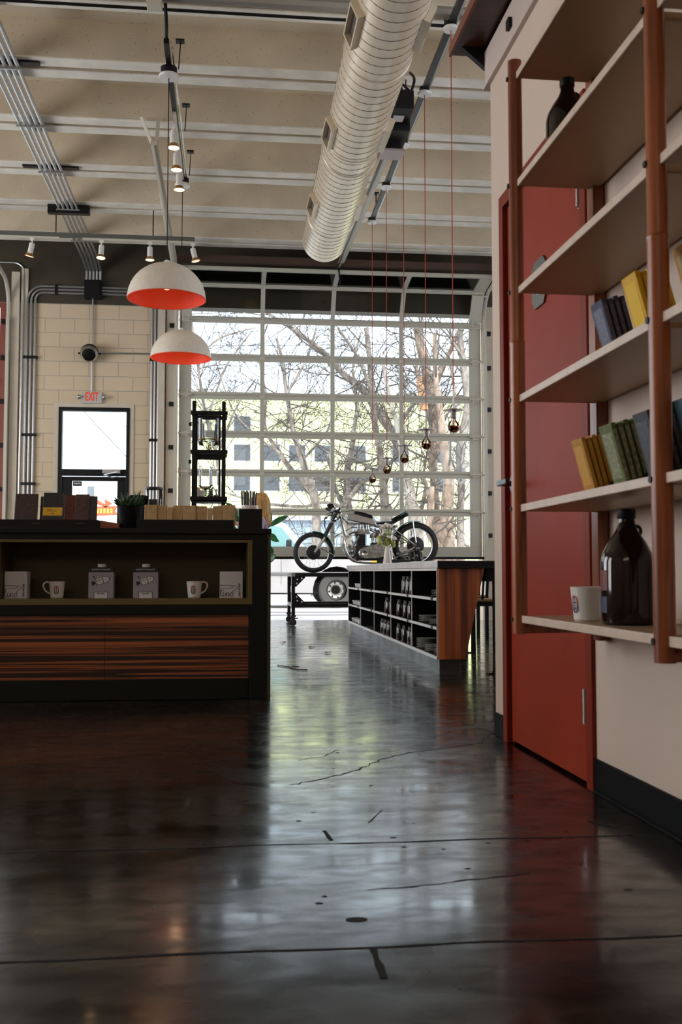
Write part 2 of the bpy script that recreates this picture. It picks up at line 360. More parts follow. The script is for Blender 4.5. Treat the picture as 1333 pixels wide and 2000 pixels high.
# side walls with openings for daylight, and a solid front wall
def wall_x(name, x0, x1, ops, y0, y1, m, z1=5.32):
    b = MB(); cur = y0
    for (a, d, zlo, zhi) in ops:
        b.box(x0, x1, cur, a, 0, z1); b.box(x0, x1, a, d, 0, zlo); b.box(x0, x1, a, d, zhi, z1); cur = d
    b.box(x0, x1, cur, y1, 0, z1); return struct(b.build(name, m, smooth=False, origin=(x0, 0, 0)))
wall_x('wall_left', -7.2, -7.0, [(3.3, 5.3, .9, 3.5), (7.3, 11.9, .9, 3.8)], -6, YB, M_WALL)
wall_x('wall_far_right', 7.0, 7.2, [(7.5, 11.5, 1.0, 3.8)], 4.2, YB, M_WALL)
fw = MB().box(-7.2, 7.2, -6.2, -6, 0, 5.32)
struct(fw.build('wall_front', M_WALL, smooth=False))

# ------------------------------------------------------------------ glazed garage door, partly raised
gd = sempty('door_1', (1.43, YB, .9)); gd['label'] = 'raised sectional garage door of clear panes in a cream frame'
XS = [GX0, .44, 1.43, 2.415, GX1]
def place_sec(A, B):
    A = Vector((0, *A)); B = Vector((0, *B)); d = (B - A); L = d.length; d.normalize(); n = Vector((1, 0, 0)).cross(d)
    return Matrix.Translation(A) @ Matrix(((1, 0, 0), tuple(-n), tuple(d))).transposed().to_4x4(), L
SEC = [((YB, .90 + .0), (YB, .98))]
zs = [.985, 1.52, 2.06, 2.60, 3.14, 3.68, 4.22]
segs = [((YB, zs[i]), (YB, zs[i + 1])) for i in range(6)] + [((YB, 4.22), (14.03, 4.665)), ((14.03, 4.665), (13.50, 4.745))]
for si, (A, B) in enumerate(segs):
    M, L = place_sec(A, B); b = MB(); T = .045
    lo = -.095 if si == 0 else .0005
    b.box(GX0 - .17, GX1 + .17, -T, 0, lo, .05)
    b.box(GX0 - .17, GX1 + .17, -T, 0, L - .05, L - .0005)
    b.box(GX0 - .17, GX0, -T, 0, .05, L - .05); b.box(GX1, GX1 + .17, -T, 0, .05, L - .05)
    for x in XS[1:-1]: b.box(x - .03, x + .03, -T, 0, .05, L - .05)
    if si: b.box(GX0 - .17, GX1 + .17, -T - .018, -T, .012, .035)
    b.xf(0, M); b.build('door_section', M_DOORF, gd, smooth=False, bevel=.004)
    for i in range(4):
        g = MB().box(XS[i], XS[i + 1], -.026, -.020, .05, L - .05); g.xf(0, M); g.build('pane', G_PANE, gd, smooth=False)
    if 0 < si:
        h = MB()
        for x in (GX0 - .085, GX1 + .085):
            h.box(x - .05, x + .05, -T - .025, -T, -.035, .035); h.cyl((x - .09, -T - .04, 0), (x + .13 if x > 0 else x + .09, -T - .04, 0), .012, 8)
            for s in (-1, 1): h.tube([(x + s * .03, -T - .03, -.09), (x + s * .045, -T - .045, 0), (x + s * .03, -T - .03, .09)], .004, 5)
        for x in XS[1:-1]: h.box(x - .035, x + .035, -T - .012, -T, -.03, .03)
        h.xf(0, M); h.build('hinge', M_CREAMM, gd, smooth=False)
MB().box(GX0 - .19, GX1 + .19, YB - .065, YB - .005, .86, .895).build('bottom_seal', M_BLACK, gd, smooth=False)
MB().box(GX0 - .25, GX1 + .2, 13.40, 13.50, 4.775, 4.86).build('top_strut', mat('brown_strut', (.06, .03, .02), .6), gd, smooth=False)
# jambs and tracks
def track(x, side, name, nm_label):
    t = sempty(name, (x, YB, 0)); t['label'] = nm_label
    MB().box(x - .02, x + .02, YB - .13, YB, 0, 4.15).build('vertical_track', M_CREAMM, t, smooth=False)
    P = [(x, YB - .07, 3.7), (x, YB - .07, 4.28)] + arc((x, YB - .42, 4.30), .35, 0, 80, 10, 'x') + [(x, 13.0, 4.72), (x, 11.0, 4.78)]
    MB().tube(P, .028, 8).build('curved_rail', M_CREAMM, t)
    b = MB()
    for z in (.6, 1.2, 1.8, 2.4, 3.0, 3.6, 4.1): b.box(x - .01, x + side * .09, YB - .09, YB - .02, z - .03, z + .03); b.cyl((x + side * .07, YB - .095, z), (x + side * .07, YB - .07, z), .015, 8)
    b.build('bracket', M_BLACKM, t, smooth=False); return t
track(GX1 + .22, 1, 'trim_1', 'cream door track with curved rail right of the glazed garage door')
track(GX0 - .215, -1, 'trim_2', 'cream door track left of the glazed garage door')
struct(MB().box(GX1 + .25, GX1 + .40, YB - .03, YB + .01, 0, 4.5).build('trim_3', M_JAMB, smooth=False))
struct(MB().box(-.89, GX0 - .24, YB - .05, YB + .01, 0, 4.36).build('trim_4', M_JAMB, smooth=False))
struct(MB().box(-1.0, -.91, YB - .09, YB - .0, 0, 4.36).build('trim_5', M_JAMB, smooth=False))
# ------------------------------------------------------------------ edge of another garage door at far left
struct(MB().box(-3.0, -2.89, YB - .05, YB + .0, 0, 4.8).box(-2.87, -2.78, YB - .04, YB, 0, 4.85).build('trim_6', M_JAMB, smooth=False))
track(-3.03, -1, 'trim_7', 'cream door track with curved rail at the far left edge')
d3 = sempty('door_3', (-4.6, YB, 0)); d3['label'] = 'closed red framed garage door at the far left edge'
b = MB()
for z in [i * .54 for i in range(9)]: b.box(-6.6, -3.06, YB + .02, YB + .07, z, z + .09)
for x in (-6.6, -5.7, -4.8, -3.95, -3.16): b.box(x, x + .1, YB + .02, YB + .07, 0, 4.4)
b.build('door_frame', mat('orange_red_frame', (.26, .07, .045), .5), d3, smooth=False)
MB().box(-6.6, -3.06, YB + .04, YB + .046, .05, 4.38).build('pane', G_PANE, d3, smooth=False)
struct(MB().box(-7.2, -6.6, YB, YB + .22, 0, 4.385).box(-6.6, -3.02, YB, YB + .22, 4.383, 4.39).build('wall_back_corner', M_BLOCK, smooth=False))

# ------------------------------------------------------------------ exit door with transom
ex = sempty('door_2', (-1.86, YB, 0)); ex['label'] = 'black framed glass exit door with a transom pane above'
b = MB(); x0, x1 = -2.345, -1.385; y0, y1 = YB - .03, YB + .08
b.box(x0, x0 + .045, y0, y1, 0, 2.945).box(x1 - .045, x1, y0, y1, 0, 2.945).box(x0, x1, y0, y1, 2.895, 2.945).box(x0, x1, y0, y1, 2.00, 2.09)
b.build('door_frame', M_BLACK, ex, smooth=False, bevel=.004)
b = MB(); a0, a1 = x0 + .05, x1 - .05
b.box(a0, a0 + .14, YB, YB + .05, .01, 1.99).box(a1 - .11, a1, YB, YB + .05, .01, 1.99).box(a0, a1, YB, YB + .05, 1.93, 1.99).box(a0, a1, YB, YB + .05, .01, .25)
lf = b.build('door_leaf', M_BLACK, ex, smooth=False, bevel=.004)
MB().box(a0 + .14, a1 - .11, YB + .02, YB + .026, .25, 1.93).build('glass_panel', G_PANE, lf, smooth=False)
MB().box(x0 + .045, x1 - .045, YB + .02, YB + .026, 2.09, 2.895).build('transom_pane', G_PANE, ex, smooth=False)
b = MB().box(-1.74, -1.50, YB - .09, YB - .03, 2.03, 2.08); b.bar((-1.52, YB - .06, 2.06), (-1.70, YB - .2, 2.0), .02, .012); b.bar((-1.70, YB - .2, 2.0), (-1.60, YB - .03, 1.97), .02, .012)
b.build('door_closer', M_GALV, ex, smooth=False)
MB().box(a0 + .15, a0 + .27, YB + .012, YB + .02, 1.86, 1.925).build('door_sticker', mat('dark_sticker', (.03, .02, .02), .5), lf, smooth=False)
b = MB()
for i in range(4): b.box(a0 + .17 + i * .022, a0 + .186 + i * .022, YB + .0112, YB + .0118, 1.885, 1.905)
b.build('sticker_marks', M_PAPER, lf, smooth=False)
struct(MB().box(-2.41, -2.346, YB - .015, YB - .001, 0, 2.946).box(-1.384, -1.33, YB - .015, YB - .001, 0, 2.946).box(-2.41, -1.33, YB - .015, YB - .001, 2.946, 3.0).build('trim_8', M_JAMB, smooth=False))

# exit sign
s = thing('exit_sign', 'white sign with red EXIT letters above the black framed door', 'sign', (-1.885, YB - .03, 3.0))
MB().box(-2.035, -1.765, YB - .05, YB, 3.0, 3.155).build('sign_box', mat('sign_grey', (.55, .53, .52), .5), s, smooth=False, bevel=.004)
text('EXIT', .160, mat('exit_red', (.60, .03, .012), .5, emit=((1, .07, .01), .30)), s, (-1.90, YB - .0515, 3.083), sx=.55, bold=.004)
for x in (-2.07, -1.73): MB().sph((x, YB - .07, 3.08), .032, 12).build('emergency_lamp', M_GALV, s)
# round wall speaker
s = thing('wall_speaker', 'round black and silver speaker on the block wall above the exit sign', 'speaker', (-1.925, YB - .1, 3.55))
Mx = Matrix.Rotation(math.radians(122), 4, 'X')
MB().lathe([(.001, -.16), (.06, -.15), (.10, -.08), (.125, .0), (.12, .04)], (-1.925, YB - .14, 3.68), 24, Mx).build('housing', M_BLACK, s)
MB().lathe([(.12, .03), (.118, .06), (.092, .09), (.088, .085)], (-1.925, YB - .14, 3.68), 24, Mx).build('silver_ring', M_ALU, s)
MB().lathe([(.001, .10), (.05, .095), (.09, .085)], (-1.925, YB - .14, 3.68), 24, Mx).build('grille', M_BLACKM, s)
MB().box(-2.08, -1.77, YB - .15, YB - .12, 3.66, 3.68).box(-1.97, -1.88, YB - .12, YB, 3.62, 3.74).build('mounting_bracket', M_BLACK, s, smooth=False)

# conduits on the back wall
def conduits(nm, label, paths, r=.017, straps=(), m=None, cat='conduit', grp=None):
    P0 = paths[0][0]; t = thing(nm, label, cat, P0, grp)
    for p in paths: MB().tube(p, r, 8).build('conduit', m or M_GALV, t)
    for (a, b_) in straps: MB().box(a[0], b_[0], a[1], b_[1], a[2], b_[2]).build('strap', M_BLACKM, t, smooth=False)
    return t
yc = YB - .03
jb = thing('junction_box', 'black junction box on the dark band where the grey conduits meet', 'electrical box', (-1.9, YB - .1, 4.45))
MB().box(-2.015, -1.785, YB - .12, YB, 4.45, 4.70).build('box_body', M_BLACK, jb, smooth=False, bevel=.004)
MB().box(-2.00, -1.80, YB - .128, YB - .12, 4.465, 4.685).build('box_cover', M_BLACKM, jb, smooth=False, bevel=.002)
L3 = []; R3 = []
for i, dz in enumerate((.045, 0, -.045)):
    R = .10 + .055 * (2 - i); xv = -2.79 + .055 * i; z = 4.57 + dz
    L3.append([(-2.015, yc, z), (xv + R, yc, z)] + arc((xv + R, yc, z - R), R, 90, 180, 8)[1:] + [(xv, yc, .9)])
    xr = -.985 - .045 * i - .02
    R3.append([(-1.785, yc, z), (xr - R, yc, z)] + arc((xr - R, yc, z - R), R, 90, 0, 8)[1:] + [(xr, yc, 1.62)])
conduits('conduit_run', 'three grey conduits bending down left of the exit door', L3, straps=[((-2.83, YB - .05, z - .02), (-2.64, YB - .01, z + .02)) for z in (3.62, 2.55, 1.88, 1.2)] + [((-2.42, YB - .05, 4.5), (-2.38, YB - .01, 4.64))])
conduits('conduit_run', 'three grey conduits bending down right of the exit door', R3, straps=[((-1.12, YB - .05, z - .02), (-.97, YB - .01, z + .02)) for z in (3.62, 2.5)])
conduits('conduit_run', 'single thin conduit from the junction box down to the wall speaker and sign', [[(-1.905, yc, 4.45), (-1.905, yc, 3.16)], [(-1.85, yc, 3.70), (-1.12, yc, 3.705)]], r=.012)
conduits('conduit_run', 'single conduit hooking over beside the far left garage track', [[(-3.6, yc, 4.93)] + arc((-2.98, yc, 4.78), .15, 90, 0, 8) + [(-2.84, YB - .06, 4.2), (-2.86, YB - .06, .5)]], r=.013)
# ceiling conduits
P5 = [[(-1.80 - .052 * i, -3.0, 4.93), (-1.80 - .052 * i, 13.9, 4.93), (-1.80 - .047 * i, 14.22, 4.84), (-1.805 - .047 * i, yc - .02, 4.70)] for i in range(5)]
t5 = conduits('conduit_run', 'bundle of five parallel grey conduits crossing under the ceiling joists', P5)
for k in range(-6, 5):
    y = 8.72 + 1.13 * k
    if k in (-5, -3, 0, 2): MB().box(-2.20, -1.62, y - .12, y - .06, 4.955, 4.985).build('strut_channel', M_BLACKM, t5, smooth=False)
    MB().box(-2.04, -1.77, y - .10, y - .08, 4.90, 4.915).build('coupling_row', M_GALV, t5, smooth=False)
MB().box(-2.14, -1.66, 12.02, 12.1, 4.87, 4.97).build('strut_channel', M_BLACKM, t5, smooth=False)
# big pipe under ceiling near the camera
conduits('ceiling_pipe', 'long grey pipe running across the top of the picture', [[(-7, 7.3, 4.86), (7, 7.3, 4.86)]], r=.045, m=mat('dull_pipe', (.35, .33, .29), .5, metal=.4), cat='pipe')
conduits('ceiling_conduit', 'thin black conduit just below the long grey pipe', [[(-7, 7.38, 4.80), (7, 7.38, 4.80)]], r=.012, m=M_BLACKM, cat='conduit')
o = MB().box(-.62, -.51, 7.22, 7.32, 4.745, 4.815).build('junction_box', M_CREAMM, smooth=False, bevel=.004); tag(o, 'small pale junction box on the pipe at the top edge', 'electrical box')

# ------------------------------------------------------------------ spiral duct
DX, DZ, DR = 1.012, 4.325, .238
d = thing('spiral_duct', 'big cream spiral air duct hanging under the ceiling', 'air duct', (DX, 11.0, DZ - DR))
rot = Matrix.Rotation(-PI / 2, 4, 'X')
MB().lathe([(DR, -14), (DR, 0), (DR - .012, .0), (DR - .014, -.3)], (DX, 11.05, DZ), 64, rot).build('duct_tube', M_DUCT, d)
turn = .112; P = []
for i in range(int(13.5 / turn * 28)):
    a = 2 * PI * i / 28; P.append((DX + (DR + .0002) * math.cos(a), 11.0 - i / 28 * turn, DZ + (DR + .001) * math.sin(a)))
MB().tube(P, .0028, 4).build('spiral_seam', M_SEAM, d)
for y in (10.25, 8.62, 8.3, 6.9):
    MB().lathe([(DR, -.02), (DR + .007, -.015), (DR + .007, .015), (DR, .02)], (DX, y, DZ), 64, rot).build('joint_band', M_DUCT, d)
for y in (9.7, 8.05, 6.4):
    for s in (-1, 1):
        a = -.42
        cx = DX + s * (DR + .012) * math.cos(a); cz = DZ + (DR + .012) * math.sin(a)
        b = MB(); e = (0, s * (PI / 2 - a) if s < 0 else PI / 2 - a, 0)
        tilt = (0, (PI / 2 + .42) if s > 0 else -(PI / 2 + .42), 0)
        for (dx, dy, sx, sy) in ((0, .19, .12, .02), (0, -.19, .12, .02), (.055, 0, .012, .4), (-.055, 0, .012, .4)):
            k = len(b.V); b.box(dx - sx / 2, dx + sx / 2, dy - sy / 2, dy + sy / 2, -.035, .03)
            b.xf(k, Matrix.Translation((cx, y, cz)) @ Euler(tilt).to_matrix().to_4x4())
        rg = b.build('register', M_DUCT, d, smooth=False)
        b = MB().box(-.05, .05, -.18, .18, -.02, -.012)
        b.xf(0, Matrix.Translation((cx, y, cz)) @ Euler(tilt).to_matrix().to_4x4()); b.build('grille', mat('grille_dark', (.10, .085, .07), .6), rg, smooth=False)
for y in (9.6, 6.7, 3.5): MB().cyl((DX, y, DZ + DR), (DX, y, 5.02), .006, 6).build('hanger_rod', M_BLACKM, d)

# ------------------------------------------------------------------ garage door opener and its rail
g = thing('door_opener', 'black garage door opener with a drive rail behind the spiral duct', 'garage door opener', (1.39, 8.8, 4.42))
k = MB().box(1.28, 1.50, 8.55, 9.0, 4.50, 4.66); k.box(1.30, 1.48, 8.25, 8.55, 4.56, 4.72); k.build('motor_housing', M_BLACK, g, smooth=False, bevel=.012)
MB().box(1.275, 1.505, 8.98, 9.03, 4.44, 4.55).box(1.28, 1.50, 8.80, 9.02, 4.425, 4.445).build('light_cover', mat('frosted_pinkish_cover', (.50, .38, .40), .35), g, smooth=False, bevel=.006)
MB().box(1.33, 1.42, 8.4, 8.5, 4.548, 4.56).build('label_plate', M_PAPER, g, smooth=False)
MB().tube(bez([(1.40, 8.3, 4.70), (1.33, 8.2, 4.78), (1.32, 8.1, 4.72), (1.42, 8.15, 4.66)], 6), .01, 6).tube(bez([(1.44, 8.3, 4.66), (1.5, 8.35, 4.85), (1.49, 8.5, 4.99)], 6), .012, 6).build('cable', M_BLACK, g)
MB().bar((1.39, 9.0, 4.58), (1.40, 13.5, 4.80), .035, .05).build('drive_rail', M_CREAMM, g, smooth=False)
MB().bar((1.37, 9.0, 4.545), (1.38, 13.5, 4.765), .018, .02).build('drive_chain', M_BLACKM, g, smooth=False)
MB().bar((1.44, 9.0, 4.62), (1.45, 13.5, 4.83), .03, .04).build('side_rail', M_CREAMM, g, smooth=False)
MB().cyl((1.33, 8.9, 4.66), (1.33, 8.9, 5.0), .006, 6).cyl((1.47, 8.6, 4.66), (1.47, 8.6, 5.0), .006, 6).build('hanger_rod', M_BLACKM, g)
MB().bar((1.40, 13.5, 4.78), (1.42, 13.48, 4.55), .02, .02).build('door_arm', M_BLACKM, g, smooth=False)
g.location.x += .035
o = thing('door_rail', 'cream steel rail hanging above the two dome lamps', 'rail', (-.75, 9.7, 4.78))
MB().box(-.775, -.715, 9.7, 13.5, 4.755, 4.80).box(-.75, -.74, 9.7, 13.5, 4.72, 4.76).build('rail', M_CREAMM, o, smooth=False)
MB().bar((-.77, 9.75, 4.79), (-.86, 9.6, 4.98), .035, .006).bar((-.72, 9.72, 4.79), (-.70, 9.62, 4.98), .035, .006).bar((-.73, 12.7, 4.79), (-.80, 12.1, 4.98), .03, .006).build('hanger_strap', M_CREAMM, o, smooth=False)

# ------------------------------------------------------------------ pendant bulbs over the island
tr = thing('pendant_track', 'black strut channel carrying five white ceiling roses', 'ceiling track', (1.63, 9, 4.78))
MB().box(1.61, 1.65, 2.5, 11.66, 4.78, 4.82).build('channel', M_BLACKM, tr, smooth=False)
MB().tube([(1.665, 2.5, 4.80), (1.665, 11.66, 4.80)], .011, 8).build('conduit', M_GALV, tr)
b = MB()
for y in (4.3, 7.55, 9.75, 11.3): b.cyl((1.63, y, 4.82), (1.63, y, 4.99), .007, 6); b.box(1.60, 1.66, y - .03, y + .03, 4.97, 4.985)
b.build('hanger_rod', M_BLACKM, tr)
M_CORD = mat('red_cord', (.42, .035, .02), .6); M_SOCK = mat('grey_socket', (.30, .27, .26), .4, metal=.3); M_CU = mat('bulb_mirror', (.26, .10, .06), .12, metal=1)
M_DISC = mat('pale_disc', (.62, .52, .50), .35, metal=.3)
bz = 1.76; p = thing('pendant_bulb', '', 'pendant lamp', (1.63, 7.34, bz), 'bare bulb pendants over the island')
x, y = 1.63, 7.34
MB().lathe([(.001, 4.745), (.055, 4.745), (.06, 4.755), (.06, 4.765), (.035, 4.78)], (x, y, 0), 24).build('ceiling_rose', M_WHITE, p)
MB().lathe([(.04, 4.765), (.045, 4.775), (.045, 4.81), (.001, 4.81)], (x, y, 0), 16).build('rose_box', M_BLACK, p)
MB().cyl((x, y, 2.0), (x, y, 4.75), .0035, 6).build('cord', M_CORD, p)
MB().cyl((x, y, 1.872), (x, y, 2.02), .006, 8).build('stem', M_ALU, p)
MB().lathe([(.001, 1.874), (.075, 1.872), (.075, 1.868), (.001, 1.866)], (x, y, 0), 28).build('disc', M_DISC, p)
MB().lathe([(.022, 1.868), (.023, 1.81), (.020, 1.808), (.001, 1.808)], (x, y, 0), 16).build('socket', M_SOCK, p)
MB().lathe([(.012, 1.81), (.018, 1.795), (.038, 1.772), (.0435, 1.75)] , (x, y, 0), 20).build('bulb', G_BULB, p)
MB().lathe([(.0435, 1.75), (.040, 1.73), (.028, 1.712), (.012, 1.704), (.001, 1.702)], (x, y, 0), 20).build('bulb_tip', M_CU, p)
MB().lathe([(.001, 1.80), (.006, 1.79), (.008, 1.77), (.001, 1.752)], (x, y, 0), 8).build('filament_stem', mat('amber_stem', (.8, .5, .25), .3), p)
names = ['rightmost of the row over the island', 'second from the right in the row', 'middle of the row of five', 'second from the left in the row', 'leftmost and farthest of the row']
for i, y in enumerate((7.34, 8.39, 9.47, 10.545, 11.63)):
    q = p if i == 0 else dup(p, (1.63, y, bz))
    q['label'] = 'bare bulb pendant on red cord, ' + names[i]

# ------------------------------------------------------------------ orange lined dome pendants
M_DOMEO = mat('white_dome_enamel', (.72, .65, .56), .4, noise=(30, .04)); M_DOMEI = mat('orange_dome_lining', (.85, .075, .02), .5)
def dome(x, y, zr, R, lab, lit):
    p = thing('dome_pendant', lab, 'pendant lamp', (x, y, zr), 'orange lined dome pendants')
    H_ = .285; n = 12
    pr = [(R * math.cos(PI / 2 * i / n), H_ * math.sin(PI / 2 * i / n)) for i in range(n + 1)]
    MB().lathe([(r, z + zr) for r, z in pr], (x, y, 0), 48).build('shade', M_DOMEO, p)
    MB().lathe([(r * .985, z * .975 + zr) for r, z in pr], (x, y, 0), 48).build('lining', M_DOMEI, p)
    MB().torus((x, y, zr), R * .993, .004, 'z', 48, 6).build('rim', M_DOMEI, p)
    MB().lathe([(.03, zr + H_ - .004), (.022, zr + H_ + .02), (.004, zr + H_ + .03)], (x, y, 0), 12).build('cap', M_WHITE, p)
    MB().cyl((x, y, zr + H_), (x, y, 4.63), .004, 6).build('cord', M_BLACK, p)
    MB().lathe([(.001, 4.585), (.075, 4.59), (.08, 4.60), (.078, 4.61), (.05, 4.615)], (x, y, 0), 24).build('ceiling_rose', M_WHITE, p)
    MB().lathe([(.062, 4.61), (.065, 4.67), (.001, 4.675)], (x, y, 0), 20).build('rose_box', M_BLACK, p)
    MB().sph((x, y, zr + .12), .045, 12).build('bulb', mat('lit_bulb' if lit else 'warm_bulb', (.9, .8, .6), .4, emit=((1, .75, .4), 2.5 if lit else 1)), p)
dome(-.503, 8.0, 2.81, .305, 'larger looking white dome pendant with orange lining, above the other one', False)
dome(-.50, 10.3, 2.825, .303, 'dome pendant nearer the glazed door, hanging lower in view, white with orange lining', True)
def lamp(loc, e, r, col, spot=None, rot=(0, 0, 0)):
    l = bpy.data.lights.new('lamp_glow', 'SPOT' if spot else 'POINT'); l.energy = e; l.color = col; l.shadow_soft_size = r
    if spot: l.spot_size = math.radians(spot); l.spot_blend = .6
    o = bpy.data.objects.new('lamp_glow', l); COL.objects.link(o); o.location = loc; o.rotation_euler = [math.radians(a) for a in rot]
lamp((-.503, 8.0, 2.86), 0.8, .05, (1, .6, .3)); lamp((-.5, 10.3, 2.87), 0.9, .05, (1, .6, .3))

# lighting tracks with spot lamps
M_HOT = mat('warm_lamp_face', (1, .8, .5), .4, emit=((1, .62, .28), 9)); M_COOL = mat('dim_lamp_face', (.8, .7, .6), .4, emit=((1, .8, .6), .8))
M_AMB = mat('amber_lamp_rim', (.45, .22, .06), .3, metal=.5)
def spot(x, y, z, tilt, lab, hot=True, grp='white spot lamps'):
    p = thing('track_spotlight', lab, 'spotlight', (x, y, z - .2), grp)
    M = Matrix.Translation((x, y, z - .07)) @ Euler((math.radians(tilt[0]), math.radians(tilt[1]), 0)).to_matrix().to_4x4()
    MB().box(x - .025, x + .025, y - .02, y + .02, z - .03, z + .0).cyl((x, y, z - .07), (x, y, z - .02), .008, 8).build('arm', M_WHITE, p, smooth=False)
    b = MB().lathe([(.001, .01), (.028, .008), (.032, 0), (.032, -.10), (.034, -.115)], n=18); b.xf(0, M); b.build('head', M_WHITE, p)
    b = MB().lathe([(.034, -.112), (.052, -.14), (.054, -.15), (.050, -.15)], n=20); b.xf(0, M); b.build('lamp_rim', M_AMB, p)
    b = MB().lathe([(.001, -.150), (.050, -.148)], n=20); b.xf(0, M); b.build('lamp_face', M_HOT if hot else M_COOL, p)
    if hot:
        v = M @ Vector((0, 0, -.17)); lamp(tuple(v), 1.5, .03, (1, .7, .4), 80, (tilt[0], tilt[1], 0))
t1 = thing('lighting_track', 'short black ceiling track above the nearer dome lamp', 'lighting track', (-.5, 9.2, 4.65))
MB().box(-.52, -.48, 7.6, 10.45, 4.66, 4.70).build('channel', M_BLACKM, t1, smooth=False)
MB().box(-.515, -.485, 8.75, 10.3, 4.635, 4.66).build('lamp_rail', M_CREAMM, t1, smooth=False)
MB().tube([(-.46, 7.7, 4.68), (-.46, 10.4, 4.68)], .009, 6).build('conduit', M_ALU, t1)
MB().tube(bez([(-.50, 7.62, 4.70), (-.49, 7.45, 4.72), (-.49, 7.3, 4.80)], 6), .013, 8).build('feed_cable', M_BLACK, t1)
b = MB()
for y in (8.05, 9.2, 10.25): b.cyl((-.43, y, 4.69), (-.42, y + .1, 4.98), .005, 6); b.box(-.46, -.39, y + .07, y + .13, 4.965, 4.98)
b.build('hanger_rod', M_BLACKM, t1)
for y, l in ((8.95, 'nearest lit spotlight on the short track by the ceiling joists'), (9.45, 'middle lit spotlight on the short track above the dome lamps'), (9.95, 'farthest lit spotlight on the short track')):
    spot(-.515, y, 4.64, (0, 0), l)
t2 = thing('lighting_track', 'long grey ceiling track running across above the exit door', 'lighting track', (-1.8, 12.15, 4.62))
MB().box(-5.5, -.44, 12.12, 12.17, 4.62, 4.67).build('channel', mat('grey_channel', (.13, .13, .12), .5, metal=.3), t2, smooth=False)
MB().box(-5.5, -2.02, 12.13, 12.16, 4.595, 4.62).box(-1.75, -.45, 12.13, 12.16, 4.595, 4.62).build('lamp_rail', M_CREAMM, t2, smooth=False)
b = MB()
for x in (-2.06, -.93): b.cyl((x, 12.14, 4.66), (x, 12.14, 4.98), .007, 6)
b.build('hanger_rod', M_BLACKM, t2)
for x, tl, h, l in ((-2.33, (10, 14), True, 'leftmost spotlight on the long track, lit amber'), (-1.53, (-6, 2), True, 'spotlight beside the five conduits on the long track'),
                    (-.965, (0, 0), True, 'spotlight just left of the nearer dome lamp'), (-.46, (0, -14), False, 'tilted unlit spotlight at the right end of the long track')):
    spot(x, 12.145, 4.6, tl, l, h)
# ================================================================== RIGHT WALL WITH DOOR AND SHELVES
before = set(o.name for o in bpy.data.objects)
WX = 1.135
w = MB().box(WX, WX + .15, -5.9, 3.12, 0, 2.8).box(WX, WX + .15, 4.08, 4.25, 0, 2.8).box(WX, WX + .15, 3.12, 4.08, 2.22, 2.8)
struct(w.build('wall_right', M_WALL, smooth=False))
struct(MB().box(WX + .15, 7.0, 4.10, 4.25, 0, 2.8).build('wall_return', M_WALL, smooth=False))
struct(MB().box(WX - .008, WX, -5.9, 3.105, 0, .105).box(WX - .008, WX, 4.095, 4.25, 0, .095).box(WX - .014, WX, -5.9, 3.105, 0, .010).build('baseboard_right', M_BASEB, smooth=False, bevel=.002))
dr = sempty('door_4', (WX, 3.6, 0)); dr['label'] = 'red painted door behind the walnut shelves'
b = MB(); b.box(WX - .014, WX + .10, 3.105, 3.16, 0, 2.235).box(WX - .014, WX + .10, 4.04, 4.095, 0, 2.235).box(WX - .014, WX + .10, 3.16, 4.04, 2.18, 2.235)
b.box(WX + .01, WX + .04, 3.16, 3.172, 0, 2.18).box(WX + .01, WX + .04, 4.028, 4.04, 0, 2.18)
b.build('door_frame', M_RED2, dr, smooth=False, bevel=.003)
MB().box(WX + .004, WX + .045, 3.175, 4.025, .012, 2.175).build('door_leaf', M_RED, dr, smooth=False, bevel=.002)
MB().box(WX + .05, WX + .1, 3.16, 4.04, 0, 2.2).build('door_backing', M_BLACK, dr, smooth=False)
for z in (.255, 1.05, 1.925):
    h = MB().cyl((WX - .010, 3.175, z - .055), (WX - .010, 3.175, z + .055), .0075, 10)
    for k in (-.045, -.015, .015, .045): h.cyl((WX - .010, 3.175, z + k - .002), (WX - .010, 3.175, z + k + .002), .0085, 10)
    h.box(WX - .003, WX + .003, 3.175, 3.20, z - .055, z + .055); h.build('hinge', M_GALV, dr)
b = MB().cyl((WX + .005, 3.95, 1.03), (WX - .012, 3.95, 1.03), .033, 20).cyl((WX - .012, 3.95, 1.03), (WX - .06, 3.95, 1.03), .011, 12)
b.obox((WX - .062, 3.90, 1.03), (.016, .125, .022)); b.build('door_handle', mat('satin_nickel', (.10, .10, .11), .35, metal=.8), dr, bevel=.003)
b = MB(); n = [(3.56, 1.655), (3.66, 1.655), (3.69, 1.69), (3.69, 1.80), (3.66, 1.83), (3.56, 1.83), (3.53, 1.80), (3.53, 1.69)]
b.prism(n, WX - .004, WX + .004, 'x'); b.build('door_plaque', mat('grey_plaque', (.10, .11, .10), .35), dr, smooth=False)
MB().prism([(3.60, 1.70), (3.625, 1.70), (3.65, 1.77), (3.60, 1.75)], WX - .0055, WX - .004, 'x').build('plaque_mark', M_PAPER, dr, smooth=False)
